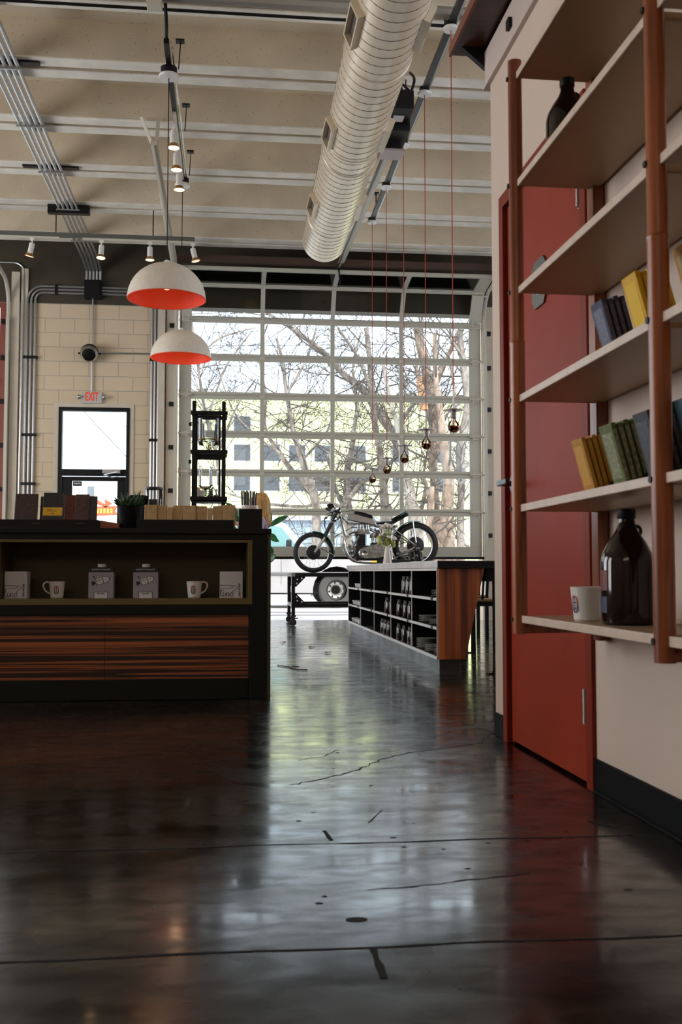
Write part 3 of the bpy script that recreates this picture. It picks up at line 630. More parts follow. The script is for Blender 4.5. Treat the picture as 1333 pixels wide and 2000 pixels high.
# fascia and timber overhang above the wall
struct(MB().box(WX - .012, WX + .4, -5.9, 4.30, 2.80, 2.97).box(WX - .020, WX + .4, -5.9, 4.31, 2.80, 2.815).build('trim_9', mat('fascia_paint', (.62, .52, .46), .6), smooth=False, bevel=.003))
oh = thing('timber_overhang', 'dark red brown timber overhang above the white wall at the top right', 'overhang', (1.3, 2, 2.95))
MB().box(.985, 1.7, -5.5, 4.38, 2.99, 3.02).build('top_board', grain('dark_timber', (.035, .012, .008), (.09, .028, .015), (3, 30, 30)), oh, smooth=False)
for y in (4.30, 2.9, 1.5): MB().prism([(1.02, 2.99), (1.6, 2.99), (1.6, 2.93), (1.13, 2.90)], y, y + .03).build('gusset', M_BLACK, oh, smooth=False)
MB().box(.983, .995, -5.5, 4.385, 2.985, 3.03).build('edge_trim', mat('reddish_edge', (.20, .05, .025), .4), oh, smooth=False)
b = MB().box(WX - .027, WX - .012, 3.88, 3.92, 2.86, 2.90).box(WX - .027, WX - .012, 3.2, 3.24, 2.86, 2.9); tag(b.build('fixing_block', M_BLACK, smooth=False), 'small black fixing blocks on the pale fascia above the shelves', 'bracket')

# shelves
SHF = thing('wall_shelf', 'tall walnut post shelving unit with pale boards along the white wall', 'shelf', (1.0, 2.5, .5))
ZS = [.55, .883, 1.216, 1.549, 1.883, 2.222]
def rbox_path(y, z0, z1): pass
def post(y, z0, z1, joint=1.38):
    b = MB(); X_ = .871; sq = lambda z, r: (X_, y, z)
    b.tube([(X_, y, z0), (X_, y, joint - .012), (X_, y, joint)], [.0225, .0225, .0240], 20).tube([(X_, y, joint + .001), (X_, y, joint + .012), (X_, y, z1)], [.0230, .0215, .0215], 20).tube([(X_, y, joint - .004), (X_, y, joint + .004)], .017, 16)
    return b
for y, z0, z1 in ((3.026, .495, 2.265), (2.026, .495, 3.0), (1.026, .495, 3.0), (.026, .495, 3.0)):
    p = post(y, z0, z1).build('front_post', M_WALNUT, SHF)
    MB().box(1.098, 1.133, y - .055, y + .0, .475, z1).build('rear_post', M_WALNUT, SHF, bevel=.003)
    b = MB().prism([(.870, .497), (1.12, .497), (1.12, .535), (.90, .535)], y - .018, y + .018); b.build('bottom_rail', M_WALNUT, SHF, bevel=.004)
    for z in ZS: MB().cyl((.846, y + .006, z - .012), (.855, y + .006, z - .012), .0075, 12).build('screw_cap', M_BLACK, SHF)
for (ya, yb2) in ((2.047, 3.005), (1.047, 2.005), (.047, 1.005)):
    for i, z in enumerate(ZS):
        s = MB().box(.873, 1.125, ya, yb2, z - .021, z).build('shelf_board', M_SHELF, SHF, smooth=False, bevel=.003)
        MB().box(.869, .875, ya, yb2, z - .0215, z + .0005).build('edge_strip', M_MAPLE, s, smooth=False, bevel=.002)
        MB().box(1.122, 1.126, ya, yb2, z, z + .012).build('back_lip', M_MAPLE, s, smooth=False)

# coffee bar packets standing in black wedge holders
def packets(x0, y0, z0, n, h, wd, th, m, name, lab, grp, m2=None, tilt=-15, gap=.0025, holder=True):
    ms = m
    ps = []
    for i in range(n):
        l = f'{lab}, ' + (['front one with whole cover showing', 'second from the front', 'third from the front', 'fourth from the front', 'fifth from the front', 'sixth from the front'][i])
        p = MB().box(0, th, -wd / 2, wd / 2, 0, h - (.004 if i % 2 else 0)).build(name, ms, smooth=False, bevel=.002, origin=(0, 0, 0))
        MB().box(-.0006, .0, -wd * .36, wd * .36, h * .12, h * .86).build('cover_panel', m2 or ms, p, smooth=False)
        MB().box(th * .15, th * .85, -wd / 2 - .0006, -wd / 2, h * .08, h * .9).build('spine_strip', m2 or ms, p, smooth=False)
        p.location = (x0 + i * (th + gap) * 1.03, y0, z0 + .0015 + i * (th + gap) * math.tan(math.radians(-tilt)) * .98)
        p.rotation_euler = (0, math.radians(tilt), 0)
        tag(p, l, 'packet', grp); ps.append(p)
    if holder:
        xe = x0 + (n + .6) * th * 1.2
        b = MB().prism([(x0 + .012, z0), (x0 + .16, z0), (x0 + .16, z0 + .115), (x0 + .11, z0 + .095), (x0 + .03, z0 + .012)], y0 - wd / 2 - .008, y0 - wd / 2 - .003)
        o = b.build('packet_holder', M_BLACK, smooth=False); return o
    return None
def cloth(name, c, c2): return mat(name, c, .65, noise=(60, .3, c2), bump=.2, bscale=80)
zz = ZS[1] + .0005
o = packets(.905, 2.525, zz, 4, .138, .075, .011, cloth('mustard_card', (.58, .28, .03), (.46, .20, .02)), 'chocolate_packet', 'mustard yellow packet on the shelf below the navy ones', 'mustard packets on the shelf', mat('mustard_light', (.66, .34, .045), .6))
tag(o, 'black wedge holder behind the mustard packets', 'holder')
o = packets(.915, 2.35, zz, 5, .150, .078, .0125, cloth('olive_card', (.15, .19, .055), (.085, .115, .03)), 'chocolate_packet', 'olive green packet between mustard and slate ones', 'olive packets on the shelf', mat('olive_light', (.28, .29, .17), .45, noise=(90, .35)))
tag(o, 'black wedge holder behind the olive green packets', 'holder')
o = packets(.918, 2.155, zz, 5, .150, .078, .0125, cloth('slate_card', (.045, .055, .065), (.03, .038, .048)), 'chocolate_packet', 'slate grey packet just left of the near walnut post', 'slate packets on the shelf', mat('slate_light', (.07, .085, .10), .45, noise=(90, .35)))
tag(o, 'black wedge holder behind the slate packets', 'holder')
o = packets(.925, 1.97, zz, 6, .150, .078, .0125, cloth('teal_card', (.03, .10, .13), (.02, .07, .09)), 'chocolate_packet', 'dark teal packet right of the near walnut post', 'teal packets on the shelf', None)
tag(o, 'black wedge holder behind the dark teal packets', 'holder')
zz = ZS[2] + .0005
packets(.925, 2.43, zz, 4, .135, .075, .0125, cloth('navy_card', (.045, .045, .11), (.03, .03, .08)), 'chocolate_packet', 'dark navy packet on the middle shelf', 'navy packets on the shelf', mat('navy_light', (.09, .09, .16), .5, noise=(90, .35)), holder=False)
packets(.935, 2.245, zz, 5, .150, .078, .0125, cloth('yellow_card', (.85, .50, .005), (.72, .40, .005)), 'chocolate_packet', 'bright yellow packet left of the near walnut post', 'yellow packets on the shelf', mat('yellow_light', (.88, .56, .008), .65), holder=False)
packets(.945, 2.0, zz, 5, .145, .078, .0125, cloth('amber_card', (.80, .40, .01), (.55, .18, .005)), 'chocolate_packet', 'yellow orange packet right of the near walnut post', 'yellow orange packets on the shelf', mat('amber_light', (.74, .45, .02), .5), holder=False)

# growlers
GP = [(.001, 0), (.058, 0), (.064, .006), (.065, .02), (.065, .155), (.060, .178), (.046, .205), (.030, .228), (.022, .245), (.0195, .262), (.0195, .264)]
def growler(x, y, z, lab, lm):
    g = thing('growler', lab, 'bottle', (x, y, z), 'amber glass growlers')
    MB().lathe([(r, zz_ + z) for r, zz_ in GP], (x, y, 0), 40).build('bottle', M_AMBER, g)
    MB().lathe([(.021, z + .262), (.0225, z + .264), (.0225, z + .284), (.020, z + .287), (.001, z + .287)], (x, y, 0), 24).build('screw_cap', M_BLACK, g)
    MB().torus((x + .024, y, z + .232), .013, .0045, 'y', 16, 8).build('loop_handle', M_AMBER, g)
    for (c, z0, z1, a0, a1) in lm:
        MB().lathe([(.0655, z + z0), (.0655, z + z1)], (x, y, 0), 14, a0=math.radians(a0), a1=math.radians(a1)).build('label', c, g)
M_LR = mat('label_red', (.16, .018, .008), .5); M_LB = mat('label_blue', (.008, .014, .07), .5); M_LW = mat('label_white', (.55, .52, .5), .5)
growler(.974, 2.46, ZS[0], 'dark amber growler bottle beside the mug on the lowest shelf', [(M_LR, .085, .135, 150, 200), (M_LB, .03, .07, 150, 198)])
growler(1.005, 2.93, ZS[4], 'dark amber growler bottle on the high shelf near the top', [(M_LR, .06, .10, 170, 215)])

# mugs: a red and navy pill shaped emblem with an anchor
def mug(x, y, z, ang, eang, lab, h=.09, r1=.043, r0=.034):
    g = thing('coffee_mug', lab, 'mug', (x, y, z), 'white emblem mugs')
    pr = [(.001, z), (r0 - .004, z), (r0, z + .004), (r1 - .004, z + h * .55), (r1, z + h), (r1 - .002, z + h + .001), (r1 - .004, z + h - .002), (r0 - .003, z + .008), (.001, z + .008)]
    MB().lathe(pr, (x, y, 0), 36).build('cup', M_WHITE, g)
    a = math.radians(ang); dx, dy = math.cos(a), math.sin(a)
    P = [(r1 - .004, h * .93), (r1 + .012, h * .97), (r1 + .027, h * .86), (r1 + .027, h * .66), (r1 + .014, h * .42), (r0 + .001, h * .27)]
    MB().tube(bez([(x + dx * p, y + dy * p, z + q) for p, q in P], 6), [.0042] * 31, 8).build('handle', M_WHITE, g)
    def patch(nm, m, poly, off):
        V = []; F = []
        e = math.radians(eang)
        for (u, v) in poly:
            zz2 = z + h * .5 + v; t = (zz2 - z) / h; R = (r0 + (r1 - r0) * min(1, t * 1.5) if t < .55 else r1 - .004 + .004 * (t - .55) / .45) + off
            aa = e + u / R; V.append((x + R * math.cos(aa), y + R * math.sin(aa), zz2))
        MB().add(V, [tuple(range(len(V)))]).build(nm, m, g, smooth=False)
    def ring(nm, m, a0, a1, cz, off=.0006, ro=.0125, ri=.0078):
        for k in range(10):
            b0 = math.radians(a0 + (a1 - a0) * k / 10); b1 = math.radians(a0 + (a1 - a0) * (k + 1) / 10); yield [(ri * math.cos(b0), cz + ri * math.sin(b0)), (ro * math.cos(b0), cz + ro * math.sin(b0)), (ro * math.cos(b1), cz + ro * math.sin(b1)), (ri * math.cos(b1), cz + ri * math.sin(b1))]
    def multi(nm, m, polys, off):
        V = []; F = []; e = math.radians(eang)
        for poly in polys:
            k = len(V)
            for (u, v) in poly:
                zz2 = z + h * .5 + v; t = (zz2 - z) / h; R = (r0 + (r1 - .004 - r0) * t / .55 if t < .55 else r1 - .004 + .004 * (t - .55) / .45) + off
                aa = e + u / R; V.append((x + R * math.cos(aa), y + R * math.sin(aa), zz2))
            F.append(tuple(range(k, len(V))))
        MB().add(V, F).build(nm, m, g, smooth=False)
    up = .011
    multi('emblem_red', mat('emblem_red', (.50, .05, .025), .5), list(ring('', 0, 0, 180, up)) + [[(-.0125, 0), (-.0078, 0), (-.0078, up), (-.0125, up)], [(.0078, 0), (.0125, 0), (.0125, up), (.0078, up)]], .0007)
    multi('emblem_navy', mat('emblem_navy', (.02, .035, .09), .5), list(ring('', 0, 180, 360, -up)) + [[(-.0125, -up), (-.0078, -up), (-.0078, 0), (-.0125, 0)], [(.0078, -up), (.0125, -up), (.0125, 0), (.0078, 0)],
          [(-.0013, -.016), (.0013, -.016), (.0013, .016), (-.0013, .016)], [(-.006, .003), (.006, .003), (.006, .0055), (-.006, .0055)]] + list(ring('', 0, 190, 350, -.008, ro=.0068, ri=.0045)) + list(ring('', 0, 0, 360, .016, ro=.003, ri=.0015)), .0011)
mug(.945, 2.665, ZS[0], 55, 196, 'white mug with red and navy emblem beside the growler on the lowest shelf')
def carton_box(x0, x1, y0, y1, z0, z1, lab, art=None):
    t = MB().box(x0, x1, y0, y1, z0, z1).build('white_box', M_PAPER, smooth=False, bevel=.0015)
    MB().box(x0 + .001, x1 - .001, y0 + (y1 - y0) * .5 - .0006, y0 + (y1 - y0) * .5 + .0006, z1 - .0002, z1 + .0004).build('lid_seam', M_INK, t, smooth=False)
    return tag(t, lab, 'box', 'white filter boxes')
carton_box(.895, 1.01, 1.80, 1.988, ZS[0], ZS[0] + .135, 'white box on the lowest shelf at the right picture edge')

# rotate everything of the right wall a touch
M = Matrix.Translation((WX, 3.1, 0)) @ Matrix.Rotation(.015, 4, 'Z') @ Matrix.Translation((-WX, -3.1, 0))
for o in [o for o in bpy.data.objects if o.name not in before and o.parent is None]:
    o.location = M @ o.location; o.rotation_euler.z += .015
# ================================================================== SERVICE COUNTER
CY = 5.56
ct = thing('service_counter', 'long black green counter with an olive niche and striped wood front panel', 'counter', (-1.5, 6.4, 0))
b = MB(); XL = -4.2
b.box(XL, .218, 5.90, 7.3, 0, .885); b.box(.108, .218, CY, 5.90, 0, .885)
b.box(XL, .108, CY, 5.90, .853, .885).box(XL, .108, CY, 5.90, .453, .505).box(XL, .108, CY + .01, 5.90, 0, .111)
b.build('carcass', M_CFRAME, ct, smooth=False, bevel=.004)
MB().box(.205, .222, CY - .006, 7.3, 0, .885).build('end_panel', mat('olive_end', (.045, .045, .018), .45), ct, smooth=False, bevel=.002)
MB().box(XL, .225, CY - .012, 7.32, .885, .915).build('worktop', M_BLACK, ct, smooth=False, bevel=.004)
for (a, d_) in ((-1.212, .100), (-2.55, -1.24), (-3.9, -2.58)):
    b = MB().box(a, d_, 5.885, 5.899, .535, .853).box(a, a + .008, CY + .02, 5.9, .535, .853).box(d_ - .008, d_, CY + .02, 5.9, .535, .853).box(a, d_, CY + .02, 5.9, .845, .8525)
    b.build('niche_lining', M_NICHE, ct, smooth=False)
    MB().box(a - .01, d_ + .01, CY - .003, 5.9, .506, .538).box(d_, d_ + .022, CY - .003, CY + .03, .506, .853).box(a - .022, a, CY - .003, CY + .03, .506, .853).box(a - .01, d_ + .01, CY - .003, CY + .03, .838, .853).build('niche_trim', M_LIP, ct, smooth=False, bevel=.002)
MB().box(-3.9, -.657, CY + .012, 5.9, .112, .452).box(-.655, .104, CY + .012, 5.9, .112, .452).build('wood_panel', M_ZEBRA, ct, smooth=False)

NZ = .5385
def lino_box(x0, x1, lab):
    w = x1 - x0; y0 = 5.66; t = MB().box(x0, x1, y0, y0 + .10, NZ, NZ + .145).build('filter_box', M_PAPER, smooth=False, bevel=.0012); tag(t, lab, 'box', 'white filter boxes in the niche')
    c = lambda u, v: (x0 + u * w, y0 - .0008, NZ + v * .145)
    b = MB()
    def ln(P, r=.0010): b.tube(bez([c(*p) for p in P], 8), r, 5)
    ln([(.0, .47), (.25, .485), (.5, .465), (.60, .44), (.58, .40), (.35, .37), (.0, .38)]); ln([(.5, .465), (.68, .46), (.77, .41), (.72, .35), (.58, .27), (.53, .19)])
    ln([(.01, .12), (.07, .26), (.055, .34), (.03, .26), (.04, .10), (.09, .06), (.14, .12), (.16, .22), (.15, .08), (.20, .06)], .0013)
    ln([(.165, .275), (.17, .28), (.172, .275)], .0016)
    ln([(.22, .06), (.27, .20), (.28, .06), (.33, .20), (.38, .19), (.37, .07), (.42, .10), (.50, .20), (.56, .17), (.56, .08), (.50, .05), (.46, .10), (.49, .19), (.57, .20)], .0013)
    b.build('script_drawing', M_INK, t)
    text('LINO FILTER', .013, M_INK, t, (x0 + w * .865, y0 - .0008, NZ + .044), rot=(90, -90, 0), bold=.0004)
lino_box(-1.199, -1.082, 'white box with lino script in the counter niche at the left picture edge')
lino_box(-.053, .072, 'white box with lino script at the right end of the counter niche')
mug(-.93, 5.70, NZ, 188, -85, 'white mug with emblem in the counter niche, handle to the left')
mug(-.192, 5.70, NZ, -8, -97, 'white mug with emblem in the counter niche, handle to the right')
M_CART = mat('lavender_grey_card', (.36, .34, .39), .6)
def carton(x0, lab):
    x1 = x0 + .133; y0 = 5.66; h = .168; t = MB().box(x0, x1, y0, y0 + .075, NZ, NZ + h).build('coffee_carton', M_CART, smooth=False, bevel=.0015); tag(t, lab, 'carton', 'printed cartons in the niche')
    MB().box(x0 - .0004, x1 + .0004, y0 - .0008, y0 + .075, NZ + h - .027, NZ + h + .0004).build('header_band', M_INK, t, smooth=False)
    text('BARISTA PARLOR', .0135, M_PAPER, t, (x0 + .066, y0 - .0014, NZ + h - .013), sx=.95)
    MB().lathe([(.001, 0), (.022, 0), (.022, .017), (.001, .018)], (x0 + .066, y0 + .035, NZ + h), 24).build('cap', M_WHITE, t)
    c = lambda u, v: (x0 + u * .133, y0 - .0012, NZ + v * h)
    # rocket shaped capsule drawing
    A = Matrix.Translation(c(.56, .58)) @ Matrix.Rotation(math.radians(-17), 4, 'Y')
    def poly(nm, m, P, dy=0):
        g = MB().add([(u, dy, v) for u, v in P], [tuple(range(len(P)))]); g.xf(0, A); g.build(nm, m, t, smooth=False)
    poly('capsule_outline', M_INK, [(-.036, -.0185), (.012, -.0185), (.034, -.009), (.041, 0), (.034, .009), (.012, .0185), (-.036, .0185), (-.040, 0)])
    poly('capsule_body', M_PAPER, [(-.034, -.0165), (.011, -.0165), (.032, -.0078), (.037, 0), (.032, .0078), (.011, .0165), (-.034, .0165), (-.038, 0)], -.0004)
    poly('capsule_band', mat('mid_grey_ink', (.18, .17, .19), .6), [(.000, -.016), (.006, -.016), (.006, .016), (.000, .016)], -.0007)
    poly('capsule_band', mat('mid_grey_ink', (.18, .17, .19), .6), [(-.034, -.0155), (-.030, -.0155), (-.030, .0155), (-.034, .0155)], -.0007)
    poly('nose', M_INK, [(.035, -.003), (.041, 0), (.035, .003)], -.0008)
    poly('window_mark', M_INK, [(.016, -.002), (.020, -.002), (.020, .005), (.016, .005)], -.0008)
    poly('thruster', M_INK, [(-.040, -.006), (-.060, -.014), (-.060, .010), (-.040, .006)], 0)
    poly('antenna', M_INK, [(-.038, .020), (-.034, .020), (-.036, .036), (-.044, .036), (-.044, .031), (-.040, .031)], 0)
    for u_ in (-.026, -.018, -.010): poly('capsule_mark', M_INK, [(u_, .004), (u_ + .005, .004), (u_ + .005, .009), (u_, .009)], -.0008)
    poly('capsule_mark', mat('mid_grey_ink', (.18, .17, .19), .6), [(-.026, -.002), (-.004, -.002), (-.004, -.0012), (-.026, -.0012)], -.0008)
    poly('capsule_mark', M_INK, [(-.016, -.011), (-.011, -.011), (-.011, -.006), (-.016, -.006)], -.0008)
    MB().box(x0 + .029, x0 + .104, y0 - .0008, y0, NZ, NZ + .035).build('label_border', M_INK, t, smooth=False)
    MB().box(x0 + .032, x0 + .101, y0 - .0012, y0, NZ + .0005, NZ + .032).build('label_field', M_PAPER, t, smooth=False)
    MB().box(x0 + .046, x0 + .064, y0 - .0015, y0, NZ + .0245, NZ + .0285).box(x0 + .067, x0 + .087, y0 - .0015, y0, NZ + .0245, NZ + .0285).box(x0 + .034, x0 + .099, y0 - .0015, y0, NZ + .0215, NZ + .0223).box(x0 + .045, x0 + .088, y0 - .0015, y0, NZ + .017, NZ + .0175).build('label_line', M_INK, t, smooth=False)
carton(-.758, 'grey carton with rocket drawing in the niche, left of the pair')
carton(-.520, 'grey carton with rocket drawing in the niche, right of the pair')

# things on top of the counter
TZ = .9155
t = tag(MB().box(-1.9, -.705, 5.60, 5.76, TZ, TZ + .007).box(-1.9, -.705, 5.60, 5.607, TZ, TZ + .045).box(-.712, -.705, 5.60, 5.76, TZ, TZ + .045).box(-1.9, -.705, 5.753, 5.76, TZ, TZ + .045).build('display_tray', M_BLACK, smooth=False, bevel=.002), 'long black tray holding the dark chocolate bars on the counter', 'tray')
for i, x in enumerate((-1.03, -.80, -1.4)): MB().box(x - .02, x + .02, 5.5992, 5.60, TZ + .022, TZ + .028).build('tray_mark', mat('dim_mark', (.05, .035, .03), .6), t, smooth=False)
def bar_(x0, x1, y, h, c, lab, emb=None, lean=12):
    m_ = mat('bar_' + lab.split()[0] + '_' + lab.split()[1], c, .5, noise=(70, .35), bump=.1)
    b = MB().box(-(x1 - x0) / 2, (x1 - x0) / 2, 0, .014, 0, h); o = b.build('chocolate_bar', m_, smooth=False, bevel=.002, origin=(0, 0, 0))
    MB().box(-(x1 - x0) * .36, (x1 - x0) * .36, -.0006, 0, h * .35, h * .88).build('cover_frame', emb or m_, o, smooth=False)
    o.location = ((x0 + x1) / 2, y, TZ + .008); o.rotation_euler.x = -math.radians(lean); return tag(o, lab, 'chocolate bar', 'dark chocolate bars in the tray')
bar_(-1.155, -1.035, 5.65, .185, (.055, .028, .024), 'brown black chocolate bar leftmost in the tray')
bar_(-1.025, -.975, 5.67, .172, (.03, .026, .028), 'charcoal narrow chocolate bar second from left, mostly hidden')
o = bar_(-1.005, -.90, 5.645, .192, (.018, .018, .022), 'black chocolate bar with a yellow label')
MB().box(-.052, .050, -.0022, -.001, .062, .108).build('yellow_label', mat('yellow_sticker', (.80, .46, .02), .5), o, smooth=False)
MB().box(-.030, -.005, -.0028, -.002, .095, .098).box(-.030, .02, -.0028, -.002, .086, .089).box(-.008, .008, -.0028, -.002, .072, .075).build('label_print', M_INK, o, smooth=False)
bar_(-.895, -.805, 5.665, .182, (.16, .030, .022), 'dark red chocolate bar behind the brown one')
bar_(-.835, -.762, 5.645, .184, (.075, .035, .03), 'reddish brown chocolate bar right of the yellow label')
bar_(-.768, -.722, 5.67, .176, (.07, .055, .085), 'violet grey chocolate bar rightmost in the tray')
o = tag(MB().prism([(-.70, TZ), (-.60, TZ), (-.60, TZ + .028), (-.70, TZ + .045)], 5.66, 5.75).build('small_box', mat('copper_card', (.42, .12, .06), .5), smooth=False, bevel=.001), 'small copper coloured box between the tray and the black plant pot', 'box')
# succulent in black pot
pl = thing('potted_succulent', 'spiky green succulent in a black pot on the counter', 'plant', (-.545, 5.70, TZ))
MB().lathe([(.001, TZ), (.048, TZ), (.052, TZ + .004), (.068, TZ + .12), (.071, TZ + .125), (.066, TZ + .125), (.06, TZ + .10), (.001, TZ + .10)], (-.545, 5.70, 0), 32).build('pot', M_BLACK, pl)
MB().lathe([(.001, TZ + .112), (.06, TZ + .11)], (-.545, 5.70, 0), 20).build('soil', mat('soil', (.03, .02, .012), .9), pl)
b = MB()
for i in range(70):
    a = random.uniform(0, 2 * PI); e = random.uniform(.15, 1.35); L = random.uniform(.05, .095); c0 = Vector((-.545 + random.uniform(-.03, .03), 5.70 + random.uniform(-.03, .03), TZ + .115))
    dv = Vector((math.cos(a) * math.cos(e), math.sin(a) * math.cos(e), math.sin(e))); b.tube([c0, c0 + dv * L * .4, c0 + dv * L * .75 + Vector((0, 0, .006)), c0 + dv * L + Vector((0, 0, .012))], [.005, .007, .0045, .0006], 6)
b.build('leaves', mat('succulent_green', (.035, .085, .035), .45, noise=(40, .5)), pl)
# row of kraft bags in a black tray
tag(MB().box(-.500, .020, 5.60, 5.76, TZ, TZ + .007).box(-.500, .020, 5.60, 5.607, TZ, TZ + .048).box(-.500, -.493, 5.60, 5.76, TZ, TZ + .048).box(.013, .020, 5.60, 5.76, TZ, TZ + .048).box(-.5, .02, 5.753, 5.76, TZ, TZ + .048).build('display_tray', M_BLACK, smooth=False, bevel=.002), 'black tray holding the row of kraft packets on the counter', 'tray')
xs = [-.455, -.377, -.322, -.292, -.228, -.150, -.085, -.050, .008]; x = -.462
wd = [.073, .055, .033, .058, .072, .063, .032, .055, .075]; hs = [.122, .120, .110, .119, .119, .117, .103, .118, .124]
M_KR = mat('kraft_paper', (.62, .42, .21), .6, noise=((120, 120, 20), .14), bump=.1); M_KR2 = mat('kraft_paper_tan', (.55, .36, .17), .6, noise=((100, 100, 20), .14), bump=.1)
ordn = ['leftmost', 'second from left', 'third from left, narrow', 'fourth from left', 'fifth from left', 'sixth from left', 'seventh from left, shortest', 'eighth from left', 'rightmost, beside the straw caddy']
sc_ = .49 / sum(wd); xx = -.462
for i in range(9):
    w_ = wd[i] * .93
    o = MB().box(xx, xx + w_, 5.63 + .004 * (i % 2), 5.66 + .004 * (i % 3), TZ + .008, TZ + .008 + hs[i])
    o = o.build('kraft_packet', M_KR if i % 2 == 0 else M_KR2, smooth=False, bevel=.003)
    MB().box(xx + w_ * .12, xx + w_ * .88, 5.6292 + .004 * (i % 2), 5.63 + .004 * (i % 2), TZ + hs[i] * .72, TZ + hs[i] * .73).build('fold_line', mat('kraft_line', (.36, .22, .10), .7), o, smooth=False)
    tag(o, 'tan kraft packet in the counter tray, ' + ordn[i], 'packet', 'kraft packets in the counter tray'); xx += w_ + .0015
# straw caddy
sc = thing('straw_caddy', 'black box with a white cup full of dark and pale straws at the counter end', 'straw holder', (.112, 5.68, TZ))
MB().box(.049, .176, 5.61, 5.74, TZ, TZ + .110).build('caddy_box', M_BLACK, sc, smooth=False, bevel=.003)
MB().lathe([(.045, TZ + .11), (.050, TZ + .112), (.048, TZ + .132), (.044, TZ + .133), (.042, TZ + .111)], (.108, 5.675, 0), 28).build('cup_rim', M_WHITE, sc)
b1 = MB(); b2 = MB()
for i in range(34):
    a = random.uniform(0, 2 * PI); r = .040 * math.sqrt(random.random()); p = Vector((.107 + r * math.cos(a), 5.675 + r * math.sin(a), TZ + .112)); q = p + Vector((r * math.cos(a) * .18, r * math.sin(a) * .2, .096 + random.uniform(-.004, .006)))
    (b1 if i % 3 else b2).tube([p, q], .0042, 7)
b1.build('dark_straws', mat('dark_straw', (.055, .045, .045), .4), sc); b2.build('pale_straws', mat('pale_straw', (.42, .40, .40), .4), sc)
# glass brewer and dark tins at the back of the counter
g = thing('glass_canister', 'clear glass canister with dark coffee behind the kraft packets', 'canister', (-.483, 6.6, TZ))
MB().lathe([(.001, TZ), (.055, TZ), (.056, TZ + .295), (.050, TZ + .305), (.001, TZ + .306)], (-.483, 6.6, 0), 28).build('glass_wall', G_JAR, g)
MB().lathe([(.001, TZ + .02), (.053, TZ + .02), (.053, TZ + .225), (.001, TZ + .225)], (-.483, 6.6, 0), 28).build('coffee', mat('dark_coffee', (.02, .010, .006), .3), g)
MB().lathe([(.056, TZ + .29), (.060, TZ + .292), (.058, TZ + .302), (.05, TZ + .304)], (-.483, 6.6, 0), 28).build('lid_ring', M_STEEL, g)
o = MB().box(-.625, -.535, 6.55, 6.65, TZ, TZ + .245).box(-.63, -.53, 6.545, 6.655, TZ + .225, TZ + .25).build('grinder_tin', M_BLACK, smooth=False, bevel=.004); tag(o, 'dark squat tin behind the succulent, left of the glass canister', 'tin')
b = MB()
for i in range(6):
    u = i * .006; b.tube(bez([(-.44 + u * 2, 6.2, TZ), (-.47 + u, 6.2, TZ + .1), (-.46 + u * 3, 6.2, TZ + .14)], 5), .003, 5)
# cold brew tower
tw = thing('cold_brew_tower', 'tall black framed cold drip coffee tower with glass vessels', 'coffee brewer', (-.14, 6.92, TZ))
X0, X1, Y0, Y1 = -.258, -.022, 6.82, 7.02; b = MB()
for x in (X0 + .018, X1 - .022):
    for y in (Y0, Y1): b.box(x - .013, x + .013, y - .013, y + .013, TZ, 1.815 if y == Y0 else 1.78)
for z in (1.735, 1.475, 1.165): b.box(X0 - .004, X1 + .004, Y0 - .022, Y0 - .002, z - .012, z + .014).box(X0, X1, Y1, Y1 + .015, z - .012, z + .014); b.box(X0, X0 + .02, Y0, Y1, z - .012, z + .012).box(X1 - .02, X1, Y0, Y1, z - .012, z + .012)
b.box(X0 + .03, X1 - .03, Y0 - .002, Y0 + .01, 1.425, 1.443).box(X0 + .03, X1 - .03, Y0 - .002, Y0 + .01, 1.705, 1.716)
b.box(X0 + .030, X0 + .042, Y0, Y0 + .012, 1.17, 1.74).box(X1 - .055, X1 - .043, Y0, Y0 + .012, 1.17, 1.74)
b.box(X0, X1, Y0, Y1, 1.145, 1.165)
for z in (1.66, 1.41): b.box(X0 - .016, X0 + .002, Y0 - .01, Y0 + .01, z - .012, z + .012)
b.build('frame', M_BLACK, tw, smooth=False, bevel=.002)
cx, cy = -.145, 6.92
MB().lathe([(.001, 1.778), (.014, 1.775), (.014, 1.760), (.02, 1.757), (.065, 1.752), (.085, 1.738)], (cx, cy, 0), 28).build('glass_lid', G_JAR, tw)
MB().lathe([(.075, 1.725), (.074, 1.56), (.066, 1.535), (.02, 1.525), (.012, 1.50), (.001, 1.495)], (cx, cy, 0), 32).lathe([(.058, 1.70), (.057, 1.60), (.052, 1.57), (.01, 1.56)], (cx + .005, cy, 0), 28).build('upper_vessel', G_JAR, tw)
MB().torus((cx, cy, 1.568), .072, .004, 'z', 32, 6).cyl((cx, cy, 1.50), (cx, cy, 1.535), .008, 10).build('brass_tap', mat('brass', (.45, .28, .10), .25, metal=1), tw)
MB().lathe([(.046, 1.40), (.046, 1.26), (.03, 1.24), (.008, 1.23), (.006, 1.20)], (cx - .02, cy, 0), 28).lathe([(.03, 1.36), (.03, 1.27)], (cx + .04, cy + .02, 0), 20).build('middle_vessel', G_JAR, tw)
P = [(cx + .028 * math.cos(a * .5), cy + .028 * math.sin(a * .5), 1.245 - a * .0011) for a in range(0, 64)]
MB().tube(P, .006, 6).build('glass_coil', G_JAR, tw)
MB().lathe([(.001, 1.168), (.05, 1.168), (.052, 1.175), (.03, 1.20), (.028, 1.24)], (cx + .03, cy, 0), 24).build('lower_flask', G_JAR, tw)
MB().lathe([(.001, 1.17), (.024, 1.17), (.031, 1.222), (.029, 1.222), (.022, 1.175)], (X0 + .062, 6.86, 0), 24).build('white_cup', M_WHITE, tw)
b = MB()
for i in range(9): b.tube([(X0 + .062 + random.uniform(-.014, .014), 6.86, 1.18), (X0 + .062 + random.uniform(-.026, .026), 6.86 + random.uniform(-.02, .02), 1.243)], .0025, 5)
